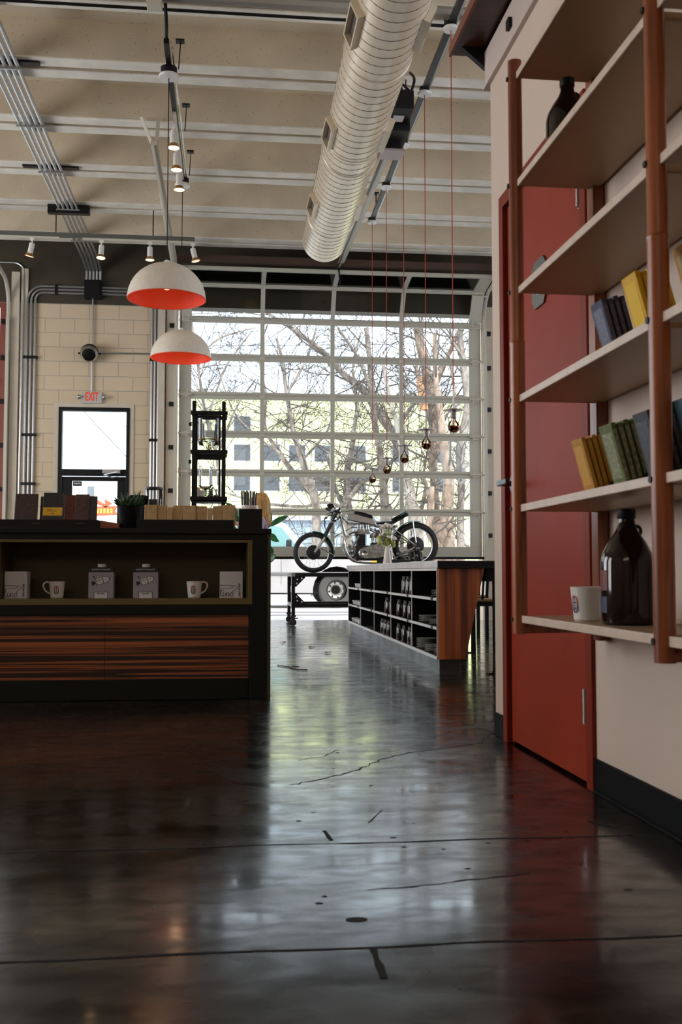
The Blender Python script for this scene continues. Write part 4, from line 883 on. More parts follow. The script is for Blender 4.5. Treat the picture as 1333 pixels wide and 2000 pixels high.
b.build('wooden_stirrers', mat('stirrer', (.55, .30, .18), .6), tw)

# ================================================================== ISLAND
IX = 1.385; IY = [6.77, 7.73, 8.75, 9.78, 10.81, 11.92]; IZ = [.112, .312, .506, .700]
isl = thing('island_counter', 'long island with open cubby shelves, metal top and walnut end', 'counter', (1.6, 9.3, 0))
MB().box(1.40, 1.54, 6.78, 11.85, 0, .112).build('plinth', M_STEEL, isl, smooth=False)
MB().prism([(1.388, .100), (1.568, .100), (1.70, .705), (1.388, .705)], 6.735, 6.77).build('end_panel', M_TEAK, isl, smooth=False, bevel=.002)
MB().prism([(1.388, .100), (1.568, .100), (1.70, .705), (1.388, .705)], 11.92, 11.955).build('end_panel', M_TEAK, isl, smooth=False)
MB().prism([(1.556, .102), (1.568, .102), (1.70, .703), (1.686, .703)], 6.77, 11.92).prism([(1.392, .11), (1.56, .11), (1.69, .70), (1.392, .70)], 11.905, 11.92).build('back_panel', M_BLACK, isl, smooth=False)
b = MB().box(IX + .003, 1.56, 6.77, 11.92, .100, .112).box(IX + .003, 1.69, 6.77, 11.92, .700, .7065)
for y in IY[1:-1]: b.box(IX + .004, 1.60, y - .009, y + .009, .11, .70)
for z in IZ[1:3]: b.box(IX + .004, 1.56 + .2 * (z - .1), 6.77, 11.92, z - .011, z)
b.build('cubby_frame', M_BLACK, isl, smooth=False)
b = MB().box(IX - .006, IX + .004, 6.76, 11.93, .096, .118).box(IX - .004, IX + .004, 6.76, 11.93, .690, .706)
for y in IY: b.box(IX - .003, IX + .004, y - .008, y + .008, .11, .70)
for z in IZ[1:3]: b.box(IX - .006, IX + .004, 6.77, 11.92, z - .018, z + .001)
b.build('metal_edging', M_EDGE, isl, smooth=False)
b = MB()
for i in range(5):
    for z in IZ[1:3]: y = IY[i] + .16; b.box(IX - .010, IX - .005, y - .025, y + .025, z - .020, z + .006)
b.build('shelf_clip', M_BLACK, isl, smooth=False)
MB().box(1.372, 2.35, 6.70, 12.0, .7065, .757).build('worktop', M_ZINC, isl, smooth=False, bevel=.003)
MB().box(1.376, 2.346, 6.698, 6.704, .708, .755).build('worktop_end_shade', M_BLACK, isl, smooth=False)  # black strip paints the shaded end of the zinc top dark
MB().box(1.84, 1.86, 6.694, 6.699, .733, .737).build('orange_tag', mat('orange_tag', (.5, .08, .02), .5), isl, smooth=False)
MB().box(1.72, 2.3, 6.76, 6.80, .62, .706).box(1.78, 1.82, 6.76, 11.9, .64, .706).build('apron', M_BLACK, isl, smooth=False)
for y in (6.76, 8.62, 10.5):
    MB().box(1.775 if y < 7 else 1.96, 1.835 if y < 7 else 2.03, y, y + .06, 0, .706).build('leg', M_BLACKM, isl, smooth=False)
for x, y in ((1.74, 6.72), (1.90, 8.5), (1.86, 8.8)): MB().box(x - .02, x + .16, y, y + .05, 0, .008).cyl((x + .02, y + .02, .006), (x + .02, y + .02, .02), .012, 8).build('floor_bracket', M_BLACKM, isl, smooth=False)
# plates
M_PL = mat('stoneware_plate', (.50, .49, .46), .3)
pp = MB().lathe([(.001, 0), (.042, 0), (.052, .003), (.077, .010), (.078, .012), (.076, .0122), (.052, .006), (.001, .005)], n=36).build('plate', M_PL, origin=(0, 0, 0)); used = [0]
stk = [(7.60, .1125, 6, 'back stack on the bottom shelf'), (7.27, .1125, 4, 'middle stack on the bottom shelf'), (6.93, .1125, 6, 'front stack on the bottom shelf'),
       (7.50, .3125, 4, 'back stack on the middle shelf'), (7.10, .3125, 3, 'front stack on the middle shelf'), (7.02, .5065, 4, 'only stack on the upper shelf')]
on = ['bottom plate', 'second plate up', 'third plate up', 'fourth plate up', 'fifth plate up', 'sixth plate up']
for (y, z, n, l) in stk:
    for i in range(n):
        o = pp if not used[0] else copy_tree(pp); used[0] = 1
        o.location = (1.473, y + random.uniform(-.004, .004), z + .0126 * i); tag(o, f'{on[i]} of the {l} of the island end', 'plate', 'plates stacked in the island cubbies')
# dark glass jars
jp = thing('glass_jar', 'x', 'jar', (0, 0, 0), 'dark jars in the island cubbies')
MB().lathe([(.001, 0), (.038, 0), (.042, .005), (.042, .095), (.036, .112), (.030, .120), (.030, .128)], n=28).build('jar_body', M_AMBER, jp)
MB().lathe([(.032, .124), (.034, .126), (.034, .138), (.001, .139)], n=24).build('jar_lid', M_BLACKM, jp)
js = [(8.25, .507, 'upper shelf, left'), (8.06, .507, 'upper shelf, middle'), (7.88, .507, 'upper shelf, right'), (9.16, .313, 'middle shelf of the centre column, left'), (8.90, .313, 'middle shelf of the centre column, right'),
      (8.50, .313, 'middle shelf of the fourth column, left'), (8.19, .313, 'middle shelf of the fourth column, centre'), (7.97, .313, 'middle shelf of the fourth column, right'), (9.44, .113, 'bottom shelf of the centre column, left'),
      (9.26, .113, 'bottom shelf of the centre column, middle'), (9.06, .113, 'bottom shelf of the centre column, right'), (8.52, .113, 'bottom shelf of the fourth column, leftmost'), (8.25, .113, 'bottom shelf of the fourth column, second from left'),
      (7.99, .113, 'bottom shelf of the fourth column, third from left'), (7.86, .113, 'bottom shelf of the fourth column, rightmost')]
for i, (y, z, l) in enumerate(js):
    o = jp if i == 0 else copy_tree(jp); o.location = (1.435, y, z + .0005); o['label'] = 'dark shiny jar in the island cubby, ' + l
cp = MB().lathe([(.001, 0), (.026, 0), (.030, .004), (.040, .045), (.038, .045), (.028, .008), (.001, .006)], n=24).build('small_cup', M_WHITE, origin=(0, 0, 0))
for i, (y, z, l) in enumerate([(11.45, .507, 'upper shelf, left'), (11.2, .507, 'upper shelf, right'), (11.68, .313, 'middle shelf, left'), (11.45, .313, 'middle shelf, middle'), (11.2, .313, 'middle shelf, right'), (11.75, .113, 'bottom shelf, left'), (11.5, .113, 'bottom shelf, middle'), (11.25, .113, 'bottom shelf, right')]):
    o = cp if i == 0 else copy_tree(cp); o.location = (1.44, y, z + .0005); tag(o, 'small white cup in the farthest island column, ' + l, 'cup', 'small cups in the farthest island column')

# flower vase
v = thing('flower_vase', 'white cone vase of pale flowers and green buds on the island', 'vase', (1.43, 9.2, .757)); vx, vy, vz = 1.425, 9.2, .757
MB().lathe([(.001, 0), (.040, 0), (.041, .004), (.017, .172), (.014, .172), (.03, .02), (.001, .01)], (vx, vy, vz), 28).build('vase', mat('vase_white', (.72, .68, .64), .35), v)
bs, bg, bw_, bl = MB(), MB(), MB(), MB()
for i in range(40):
    a = random.uniform(0, 2 * PI); r = random.uniform(.01, .088); h = random.uniform(.225, .355) - r * .3
    top = Vector((vx + r * math.cos(a) * 1.1, vy + r * math.sin(a), vz + h)); bs.tube(bez([(vx, vy, vz + .12), (vx + r * .3 * math.cos(a), vy + r * .3 * math.sin(a), vz + .20), top], 5), .0018, 5)
    if i < 14:
        for k in range(11):
            d_ = Vector((random.gauss(0, 1), random.gauss(0, 1), abs(random.gauss(0, 1)))).normalized(); c_ = top + d_ * .013; kk = len(bw_.V); bw_.sph((0, 0, 0), .017, 8, (.35, 1, 1)); bw_.xf(kk, Matrix.Translation(c_) @ d_.to_track_quat('X', 'Z').to_matrix().to_4x4())
    elif i < 28: bg.sph(top - Vector((0, 0, .055)), random.uniform(.016, .026), 10, (1, 1, 1.15))
    else:
        d_ = Vector((math.cos(a), math.sin(a), .2)).normalized(); s_ = d_.cross(Vector((0, 0, 1))).normalized(); p = top - Vector((0, 0, .05))
        bl.add([p, p + d_ * .025 + s_ * .012, p + d_ * .055, p + d_ * .025 - s_ * .012], [(0, 1, 2, 3)])
bs.build('stems', mat('stem_green', (.10, .17, .04), .5), v); bw_.build('white_blooms', mat('bloom_white', (.80, .76, .70), .6), v); bg.build('green_buds', mat('bud_green', (.36, .42, .10), .5), v); bl.build('leaves', mat('leaf_green', (.12, .20, .05), .5), v, smooth=False)

# chairs on the far side of the island
ch = thing('dining_chair', 'nearer black slat back chair with a wooden seat beside the island', 'chair', (0, 0, 0), 'black chairs beside the island')
MB().box(-.2, .2, -.2, .2, .425, .445).build('seat', mat('pale_wood_seat', (.42, .26, .11), .45), ch, smooth=False, bevel=.004)
MB().box(-.19, .19, -.19, .19, .385, .425).build('apron', M_BLACK, ch, smooth=False)
for sx in (-1, 1):
    MB().bar((sx * .18, -.18, 0), (sx * .18, -.18, .43), .035, .035).build('leg', M_BLACK, ch, smooth=False); MB().bar((sx * .18, .18, 0), (sx * .18, .18, .43), .035, .035).build('leg', M_BLACK, ch, smooth=False)
    MB().bar((sx * .18, -.19, .43), (sx * .18, -.24, .68), .03, .025).build('back_post', M_BLACK, ch, smooth=False)
MB().box(-.2, .2, -.25, -.22, .60, .69).build('top_rail', M_BLACK, ch, smooth=False, bevel=.004)
for x in (-.10, 0, .10): MB().bar((x, -.19, .44), (x, -.235, .61), .018, .01).build('back_slat', M_BLACK, ch, smooth=False)
ch.location = (2.28, 8.9, 0)
dup(ch, (2.42, 10.4, 0), 'farther black slat back chair beside the island')

# ================================================================== MOTORCYCLE CART
cb = thing('display_cart', 'black steel cart on casters carrying the motorcycle', 'cart', (1.9, 13.5, 0)); CT = .672
b = MB(); cx0, cx1, cy0, cy1 = .787, 2.98, 13.05, 13.98
for y in (cy0, cy1):
    b.box(cx0 + .0, cx1, y, y + .045, CT - .05, CT - .004).box(cx0, cx1, y, y + .045, .235, .28)
for x in (cx0, cx1 - .045): b.box(x, x + .045, cy0, cy1, CT - .05, CT - .004).box(x, x + .045, cy0, cy1, .235, .28)
b.build('frame', M_BLACKM, cb, smooth=False, bevel=.003)
MB().box(cx0 + .005, cx1 - .005, cy0 + .005, cy1 + .04, CT - .004, CT).build('deck', M_BLACKM, cb, smooth=False)
for x in (cx0, cx1 - .045):
    for y in (cy0, cy1): MB().box(x, x + .045, y, y + .045, .13, CT - .004).build('leg', M_BLACKM, cb, smooth=False, bevel=.003)
for y in (cy0, cy1):
    g = MB()
    for (sx, x) in ((1, cx0 + .045), (-1, cx1 - .045)):
        for (sz, z) in ((-1, CT - .05), (1, .28)):
            # gusset plate with three holes: strips around openings
            P = [(x, z), (x + sx * .13, z), (x + sx * .13, z + sz * .012), (x + sx * .012, z + sz * .13), (x, z + sz * .13)]
            g.prism(P, y + .018, y + .024)
    gs = g.build('gusset', M_BLACKM, cb, smooth=False); h = MB()
    for (sx, x) in ((1, cx0 + .045), (-1, cx1 - .045)):
        for (sz, z) in ((-1, CT - .05), (1, .28)):
            for (u, w_) in ((.022, .085), (.03, .035), (.085, .022)): h.cyl((x + sx * u, y + .016, z + sz * w_), (x + sx * u, y + .026, z + sz * w_), .011, 10)
    h.build('bolt_hole', M_PAPER, gs, smooth=False)
MB().box(cx0 - .003, cx0 + .0, cy0, cy0 + .045, .235, CT).box(cx0 - .004, cx0 + .045, cy0 - .003, cy0, CT - .048, CT - .006).build('bare_metal_corner', M_ALU, cb, smooth=False)
for x in (cx0 + .022, cx1 - .022):
    for y in (cy0 + .022, cy1 + .022):
        c_ = MB().cyl((x, y - .014, .042), (x, y + .014, .042), .042, 20).build('caster_wheel', M_RUBBER, cb)
        MB().box(x - .022, x + .022, y - .022, y - .016, .03, .115).box(x - .022, x + .022, y + .016, y + .022, .03, .115).box(x - .035, x + .035, y - .03, y + .03, .11, .13).cyl((x, y - .03, .042), (x, y + .03, .042), .008, 8).box(x + .02, x + .06, y - .012, y + .012, .085, .10).build('caster_fork', M_STEEL, cb, smooth=False)

# ================================================================== MOTORCYCLE
def mx(c): return .675 + c * .0016992
def mz(c): return 1.743 - c * .0016725
MY = 13.5
mo = thing('motorcycle', 'vintage stripped cafe racer motorcycle with green fenders on the cart', 'motorcycle', (1.8, MY, CT))
def P3(*pts, y=0): return [(mx(a), MY + (c if c is not None else y), mz(b_)) for (a, b_, c) in [(p if len(p) == 3 else (p[0], p[1], y)) for p in pts]]
M_TYRE = mat('tyre_rubber', (.012, .012, .013), .55, bump=.3, bscale=90); M_GREEN = mat('green_fender', (.01, .13, .075), .25, coat=.5); M_ENG = mat('engine_alloy', (.40, .40, .39), .3, metal=.95, noise=(40, .35)); M_DARKE = mat('engine_black', (.03, .03, .032), .4, metal=.5)
def wheel(cx_, cz_, R, tr, hubr, name, nsp=36):
    c = (cx_, MY, cz_); w_ = MB(); pr = []
    n = 14
    for i in range(n + 1):
        a = math.radians(-35 + 250 * i / n); pr.append((R - tr + tr * math.sin(a), tr * .92 * math.cos(a)))
    w_.lathe(pr, c, 56, Matrix.Rotation(PI / 2, 4, 'X')); t = w_.build(name, M_TYRE, mo)
    ri = R - tr * 1.55
    MB().lathe([(ri + .022, -.040), (ri + .024, -.036), (ri, -.030), (ri - .004, -.02), (ri - .008, 0), (ri - .004, .02), (ri, .030), (ri + .024, .036)], c, 56, Matrix.Rotation(PI / 2, 4, 'X')).build('rim', mat('rim_alloy', (.70, .69, .67), .28, metal=.7), t)
    MB().lathe([(.001, -.045), (hubr * .5, -.045), (hubr, -.030), (hubr, .030), (hubr * .5, .045), (.001, .045)], c, 32, Matrix.Rotation(PI / 2, 4, 'X')).build('brake_drum', M_DARKE, t)
    MB().lathe([(hubr * .93, -.033), (hubr * .99, -.038), (hubr * 1.03, -.030), (hubr * 1.02, .0)], c, 32, Matrix.Rotation(PI / 2, 4, 'X')).lathe([(.001, -.058), (.016, -.058), (.018, -.045)], c, 16, Matrix.Rotation(PI / 2, 4, 'X')).build('hub_ring', M_ALU, t)
    s_ = MB()
    for i in range(nsp):
        a = 2 * PI * i / nsp; sg = 1 if i % 2 else -1; a2 = a + sg * .42; yy = .03 * (1 if (i // 2) % 2 else -1)
        s_.tube([(cx_ + hubr * .97 * math.cos(a2), MY + yy, cz_ + hubr * .97 * math.sin(a2)), (cx_ + ri * math.cos(a), MY, cz_ + ri * math.sin(a))], .0017, 4)
    s_.build('spokes', mat('spoke_steel', (.62, .61, .60), .3, metal=.5), t); return t
FW = (mx(250), CT + .268); RW = (mx(1055), .725 + .312)
wheel(FW[0], FW[1], .268, .040, .095, 'front_wheel'); wheel(RW[0], RW[1], .312, .052, .115, 'rear_wheel', 40)
def fender(c, R, a0, a1, w, name, n=20):
    b = MB(); V = []; 
    for i in range(n + 1):
        a = math.radians(a0 + (a1 - a0) * i / n)
        for (k, yy) in ((-.010, -w), (0, -w * .7), (.006, 0), (0, w * .7), (-.010, w)): V.append((c[0] + (R + k) * math.cos(a), MY + yy, c[1] + (R + k) * math.sin(a)))
        for (k, yy) in ((-.013, w), (-.003, w * .7), (.003, 0), (-.003, -w * .7), (-.013, -w)): V.append((c[0] + (R + k) * math.cos(a), MY + yy, c[1] + (R + k) * math.sin(a)))
    F = [(i * 10 + j, (i + 1) * 10 + j, (i + 1) * 10 + (j + 1) % 10, i * 10 + (j + 1) % 10) for i in range(n) for j in range(10)] + [tuple(range(10)), tuple(range(n * 10 + 9, n * 10 - 1, -1))]
    return b.add(V, F).build(name, M_GREEN, mo)
fender(FW, .283, -12, 92, .052, 'front_fender'); fender(RW, .328, 78, 168, .065, 'rear_fender')
fk = MB()
for s_ in (-.085, .085):
    fk.tube(P3((250, 487, s_), (330, 375, s_)), [.017, .021], 12); fk.tube(P3((325, 382, s_), (402, 222, s_)), .0155, 12)
f1 = fk.build('fork', M_CHROME, mo)
fk = MB()
for s_ in (-.085, .085): fk.tube(P3((335, 362, s_), (392, 245, s_)), .021, 12); fk.tube(P3((400, 222, s_), (450, 128, s_)), .017, 10)
fk.box(mx(385), mx(425), MY - .11, MY + .11, mz(238), mz(222)).box(mx(418), mx(462), MY - .11, MY + .11, mz(172), mz(158)); fk.cyl((FW[0], MY - .11, FW[1]), (FW[0], MY + .11, FW[1]), .011, 10)
fk.build('fork_clamps', M_DARKE, mo, bevel=.002)
hb = MB()
for s_ in (-1, 1):
    hb.tube(bez(P3((440, 150, s_ * .05), (432, 135, s_ * .16), (405, 150, s_ * .26), (385, 140, s_ * .34)), 6), .011, 8)
hb.build('handlebar', M_CHROME, mo)
g = MB()
for s_ in (-1, 1): g.tube(P3((412, 160, s_ * .22), (372, 118, s_ * .36)), .019, 10); g.tube(bez(P3((400, 165, s_ * .2), (372, 190, s_ * .24), (345, 205, s_ * .27)), 5), .005, 6)
g.obox((mx(370), MY - .15, mz(122)), (.055, .03, .075), (0, math.radians(-28), 0)); g.build('grips_and_levers', M_BLACK, mo)
hl = MB()
for (a, b_, r_) in ((352, 205, 10), (392, 185, 14), (430, 195, 12), (408, 150, 11), (455, 140, 10), (380, 165, 9), (440, 215, 12), (462, 130, 9)): hl.sph(P3((a, b_, random.uniform(-.05, .05)))[0], r_ * .0017, 8)
hl.build('control_fittings', M_ENG, mo)
cbl = MB()
for Q in ([(345, 200), (330, 250), (350, 310), (420, 330), (480, 360)], [(355, 190), (335, 230), (340, 290), (360, 320)], [(440, 150), (400, 250), (410, 330), (470, 365)], [(400, 160), (360, 175), (335, 215), (345, 262)], [(500, 160), (560, 150), (600, 240)]):
    cbl.tube(bez(P3(*[(a, b_, -.07) for a, b_ in Q]), 8), .0035, 5)
cbl.build('cables', M_BLACK, mo)
fr = MB()
fr.tube(P3((455, 150), (500, 355)), .020, 12); fr.tube(P3((452, 165), (520, 250), (745, 268)), .016, 10); fr.tube(P3((455, 185), (470, 205)), .03, 12)
for s_ in (-.10, .10):
    fr.tube(bez(P3((590, 338, s_ * .5), (540, 345, s_), (498, 372, s_), (490, 420, s_), (512, 490, s_), (545, 530, s_), (600, 556, s_), (760, 566, s_), (1000, 560, s_)), 6), .013, 10)
    fr.tube(P3((735, 270, s_), (870, 290, s_), (1045, 425, s_)), .012, 10); fr.tube(P3((870, 300, s_), (850, 430, s_), (860, 540, s_)), .013, 10); fr.tube(P3((860, 540, s_), (1045, 435, s_)), .012, 10)
    fr.tube(P3((1025, 235, s_), (1033, 300, s_), (1050, 400, s_)), .010, 8)
fr.build('frame_tubes', M_CHROME, mo)
MB().prism([(mx(a), mz(b_)) for a, b_ in ((500, 182), (518, 172), (572, 176), (715, 215), (748, 272), (640, 252), (515, 228))], MY - .11, MY + .11).build('fuel_tank', M_ALU, mo, bevel=.012)
MB().prism([(mx(a), mz(b_)) for a, b_ in ((566, 160), (575, 153), (640, 164), (706, 186), (712, 214), (700, 214), (570, 180))], MY - .09, MY + .09).build('tank_pad', M_BLACK, mo, bevel=.008)
st_ = MB(); SP = bez(P3((738, 250), (800, 243), (870, 240), (915, 215), (955, 180), (998, 172)), 5)
st_.tube(SP, [.012, .014, .016, .018, .020] + [.022] * (len(SP) - 13) + [.028, .032, .034, .034, .032, .028, .022, .010], 12); st_.xf(0, Matrix.Translation((0, MY, 0)) @ Matrix.Diagonal((1, 3.6, 1, 1)) @ Matrix.Translation((0, -MY, 0))); se = st_.build('seat', M_BLACK, mo)
rb = MB()
for i in range(9):
    t_ = i / 8; a = 880 + t_ * 105; b_ = 232 - t_ * 60; rb.tube(P3((a - 14, b_ - 22, 0), (a + 12, b_ + 14, 0)), .012, 8); 
rb.xf(0, Matrix.Translation((0, MY, 0)) @ Matrix.Diagonal((1, 6.5, 1, 1)) @ Matrix.Translation((0, -MY, 0))); rb.build('seat_ribs', mat('seat_ribs', (.03, .03, .03), .35), se)
MB().tube(P3((880, 290, -.08), (905, 265, -.08)), .018, 8).tube(P3((880, 290, .08), (905, 265, .08)), .018, 8).build('seat_springs', M_CHROME, mo)
en = MB()
for i in range(9): z = mz(345 + i * 9); en.box(mx(578), mx(662), MY - .10, MY + .10, z - .003, z + .004)
en.box(mx(590), mx(650), MY - .08, MY + .08, mz(425), mz(338)); en.build('engine_cylinder', M_DARKE, mo, smooth=False)
en = MB().box(mx(565), mx(690), MY - .09, MY + .09, mz(336), mz(318)).box(mx(585), mx(640), MY - .07, MY + .07, mz(318), mz(290)).box(mx(648), mx(682), MY - .07, MY + .07, mz(318), mz(284))
for a in (590, 612, 634, 660, 676): en.cyl(P3((a, 300, -.08))[0], P3((a, 270, -.08))[0], .009, 8); en.cyl(P3((a, 268, -.08))[0], P3((a, 262, -.08))[0], .014, 8)
en.tube(P3((545, 285, -.05), (690, 278, -.05)), .008, 6); en.tube(bez(P3((600, 320, -.10), (560, 322, -.12), (520, 340, -.12)), 5), .011, 8); en.build('cylinder_head', M_ENG, mo)
cc = MB(); pts = [(592, 490), (598, 462), (625, 445), (690, 425), (740, 412), (790, 415), (812, 440), (815, 480), (800, 520), (740, 532), (650, 535), (608, 525)]
cc.prism([(mx(a), mz(b_)) for a, b_ in pts], MY - .16, MY - .08); pc = cc.build('primary_cover', M_CHROME, mo, bevel=.012)
q = MB(); q.prism([(mx(a * .93 + 49), mz(b_ * .86 + 67)) for a, b_ in pts], MY - .166, MY - .158); q.build('cover_face', M_ENG, pc, bevel=.003)
q = MB()
for a, b_ in ((610, 492), (650, 455), (720, 432), (785, 438), (795, 500), (720, 520), (640, 515)): q.cyl(P3((a, b_, -.172))[0], P3((a, b_, -.16))[0], .006, 8)
q.lathe([(.001, -.004), (.03, -.003), (.034, .0)], P3((640, 490, -.170))[0], 18, Matrix.Rotation(PI / 2, 4, 'X')).build('cover_bolts', M_CHROME, pc)
MB().box(mx(575), mx(860), MY - .09, MY + .09, mz(545), mz(425)).box(mx(700), mx(820), MY - .08, MY + .08, mz(425), mz(400)).build('crankcase', M_DARKE, mo, smooth=False, bevel=.01)
cbm = MB().cyl(P3((690, 355, -.05))[0], P3((735, 350, -.05))[0], .022, 12).cyl(P3((712, 392, -.05))[0], P3((712, 325, -.05))[0], .018, 12).build('carburettor', mat('carb_brass', (.35, .20, .12), .3, metal=.9), mo)
MB().box(mx(735), mx(830), MY - .07, MY + .07, mz(395), mz(300)).tube(P3((745, 300, -.08), (760, 400, -.08)), .012, 8).build('oil_tank', M_STEEL, mo, smooth=False, bevel=.01)
ex_ = MB()
for (a0_, b0_, a1_, b1_, r_, y_) in ((545, 380, 600, 500, .014, -.06), (560, 420, 540, 500, .018, -.04), (600, 350, 560, 420, .012, -.1), (520, 350, 590, 330, .012, -.08), (700, 400, 720, 330, .010, -.1), (690, 300, 740, 330, .010, -.06), (745, 330, 830, 320, .010, -.08), (760, 300, 800, 390, .012, -.09), (800, 300, 860, 380, .009, -.06), (820, 420, 870, 500, .012, -.08)):
    ex_.cyl(P3((a0_, b0_, y_))[0], P3((a1_, b1_, y_))[0], r_, 8)
for (a, b_, r_) in ((540, 470, 26), (555, 505, 22), (530, 430, 16), (700, 300, 14), (730, 300, 12), (610, 275, 11), (655, 272, 11), (760, 350, 18), (860, 470, 16), (840, 500, 18), (700, 345, 12)): ex_.sph(P3((a, b_, -.05))[0], r_ * .0017, 10)
ex_.build('engine_fittings', M_ENG, mo)
gb = MB()
for (a, b_, r_) in ((1040, 425, 17), (1060, 455, 20), (1020, 470, 14), (1085, 480, 16), (1050, 510, 18), (1025, 530, 12), (1095, 530, 12), (930, 480, 10), (960, 470, 10), (985, 480, 9), (905, 490, 12)): gb.sph(P3((a, b_, -.12 + random.uniform(-.02, .02)))[0], r_ * .0017, 9)
for Q in (((870, 330), (1000, 410)), ((880, 372), (960, 405)), ((900, 500), (1000, 470)), ((880, 515), (1010, 500)), ((1030, 460), (1035, 545)), ((1075, 460), (1090, 548))): gb.tube(P3(*[(a, b_, -.12) for a, b_ in Q]), .008, 6)
gb.build('axle_linkage', M_ENG, mo)
MB().box(mx(1005), mx(1100), MY - .10, MY + .10, mz(550), mz(440)).box(mx(740), mx(1000), MY - .13, MY - .09, mz(562), mz(535)).build('gearbox_plate', M_DARKE, mo, smooth=False, bevel=.006)
MB().tube(P3((300, 445, -.09), (400, 502, -.09)), .009, 8).tube(P3((330, 380, -.06), (372, 445, -.06), (385, 470, -.06)), .006, 6).build('torque_arm', M_CHROME, mo)
cs = MB()
for i in range(28):
    a = 2 * PI * i / 28
cs.torus((RW[0], MY + .06, RW[1]), .085, .006, 'y', 30, 6); cs.tube(P3((720, 470, .07), (1050, 380, .07)), .006, 5).tube(P3((720, 530, .07), (1050, 500, .07)), .006, 5); cs.build('drive_chain', M_STEEL, mo)
tag(MB().box(RW[0] - .12, RW[0] + .12, MY - .08, MY + .08, CT, CT + .052).build('wheel_block', M_BLACK, smooth=False, bevel=.004), 'low black block lifting the rear wheel of the motorcycle on the cart', 'block')
# ================================================================== PERSON AND PLANT BEHIND THE COUNTER
def skin(name, chains, m, parent=None, sub=2, label=None, origin=(0, 0, 0)):
    V = []; E = []; R = []; idx = {}
    def vid(p, r):
        k = tuple(round(c, 4) for c in p)
        if k not in idx: idx[k] = len(V); V.append(Vector(p)); R.append(r)
        return idx[k]
    for ch_ in chains:
        pr = None
        for (p, r) in ch_:
            i = vid(p, r)
            if pr is not None and pr != i: E.append((pr, i))
            pr = i
    O = ORG[parent.name] if parent is not None else Vector(origin)
    me = bpy.data.meshes.new(name); me.from_pydata([v - O for v in V], E, []); me.update()
    o = bpy.data.objects.new(name, me); COL.objects.link(o)
    sk = o.modifiers.new('skin', 'SKIN'); sk.use_smooth_shade = True
    if not me.skin_vertices: 
        bpy.context.view_layer.objects.active = o; me.attributes
    sv = me.skin_vertices[0].data if me.skin_vertices else None
    if sv:
        for i, r in enumerate(R): sv[i].radius = (r, r) if not isinstance(r, tuple) else r
        sv[0].use_root = True
    sb = o.modifiers.new('smooth', 'SUBSURF'); sb.levels = sub; sb.render_levels = sub
    dg = bpy.context.evaluated_depsgraph_get(); me2 = bpy.data.meshes.new_from_object(o.evaluated_get(dg)); bpy.data.objects.remove(o); me2.name = name
    me2.materials.clear(); me2.materials.append(m); me2.polygons.foreach_set('use_smooth', [True] * len(me2.polygons))
    o = bpy.data.objects.new(name, me2); COL.objects.link(o); ORG[o.name] = O
    if parent is not None: o.parent = parent
    else: o.location = O
    return o
PX_, PY_ = .335, 11.5
def q(x, y, z): return (PX_ + x, PY_ + y, z)
M_SKIN = mat('skin', (.55, .30, .20), .5); M_LAV = mat('lavender_knit', (.42, .34, .48), .8); M_JEAN = mat('dark_denim', (.03, .035, .05), .8); M_HAIR = mat('blond_hair', (.50, .28, .09), .5, noise=((60, 60, 6), .35))
per = thing('person', 'person with long blond hair and a lavender top standing behind the counter', 'person', (PX_, PY_, 0))
hip = (q(0, 0, .86), .10)
ch1 = [[hip, (q(0, 0, 1.0), .092), (q(.0, 0, 1.13), .105), (q(.0, 0, 1.24), .10), (q(-.01, 0, 1.30), .052), (q(-.02, 0, 1.345), .044), (q(-.035, 0, 1.40), .058), (q(-.04, 0, 1.455), .078), (q(-.03, 0, 1.50), .062)]]
for s_ in (-1, 1):
    ch1.append([hip, (q(0, s_ * .085, .80), .082), (q(-.01, s_ * .09, .45), .055), (q(.0, s_ * .09, .28), .052), (q(.01, s_ * .09, .09), .036), (q(-.08, s_ * .09, .035), .034), (q(-.14, s_ * .09, .028), .026)])
    hx = (-.285 if s_ < 0 else -.24)
    ch1.append([(q(.0, 0, 1.24), .10), (q(0, s_ * .14, 1.245), .052), (q(-.03, s_ * .165, 1.09), .040), (q(-.07, s_ * .16, 1.03), .036), (q(hx + .07, s_ * .13, 1.19), .026), (q(hx + .03, s_ * .12, 1.215), .024), (q(hx - .01, s_ * .115, 1.225), .026)])
    for k in range(4): ch1.append([(q(hx - .01, s_ * .115, 1.225), .026), (q(hx - .05, s_ * .115 + (k - 1.5) * .017, 1.225), .0085), (q(hx - .075, s_ * .115 + (k - 1.5) * .018, 1.213), .0078), (q(hx - .088 + abs(k - 1.5) * .006, s_ * .115 + (k - 1.5) * .018, 1.196), .0065)])
    ch1.append([(q(hx + .03, s_ * .12, 1.215), .024), (q(hx - .005, s_ * .09, 1.24), .009), (q(hx - .03, s_ * .08, 1.245), .0075)])
bd = skin('body', ch1, M_SKIN, per)
MB().sph(q(-.118, 0, 1.425), .013, 8).sph(q(-.095, -.03, 1.445), .009, 8).sph(q(-.095, .03, 1.445), .009, 8).tube([q(-.10, -.018, 1.385), q(-.108, 0, 1.383), q(-.10, .018, 1.385)], .006, 6).build('face_features', mat('lip_rose', (.45, .18, .14), .5), per)
tp = [[(q(0, 0, .88), .115), (q(0, 0, 1.0), .108), (q(0, 0, 1.13), .118), (q(0, 0, 1.24), .108), (q(-.008, 0, 1.285), .062)]]
for s_ in (-1, 1): tp.append([(q(0, 0, 1.24), .108), (q(0, s_ * .145, 1.245), .063), (q(-.03, s_ * .165, 1.09), .052), (q(-.07, s_ * .16, 1.03), .046), (q(-.15, s_ * .14, 1.13), .038)])
skin('top', tp, M_LAV, per)
jn = [[(q(0, 0, .90), .112), (q(0, 0, .85), .112)]]
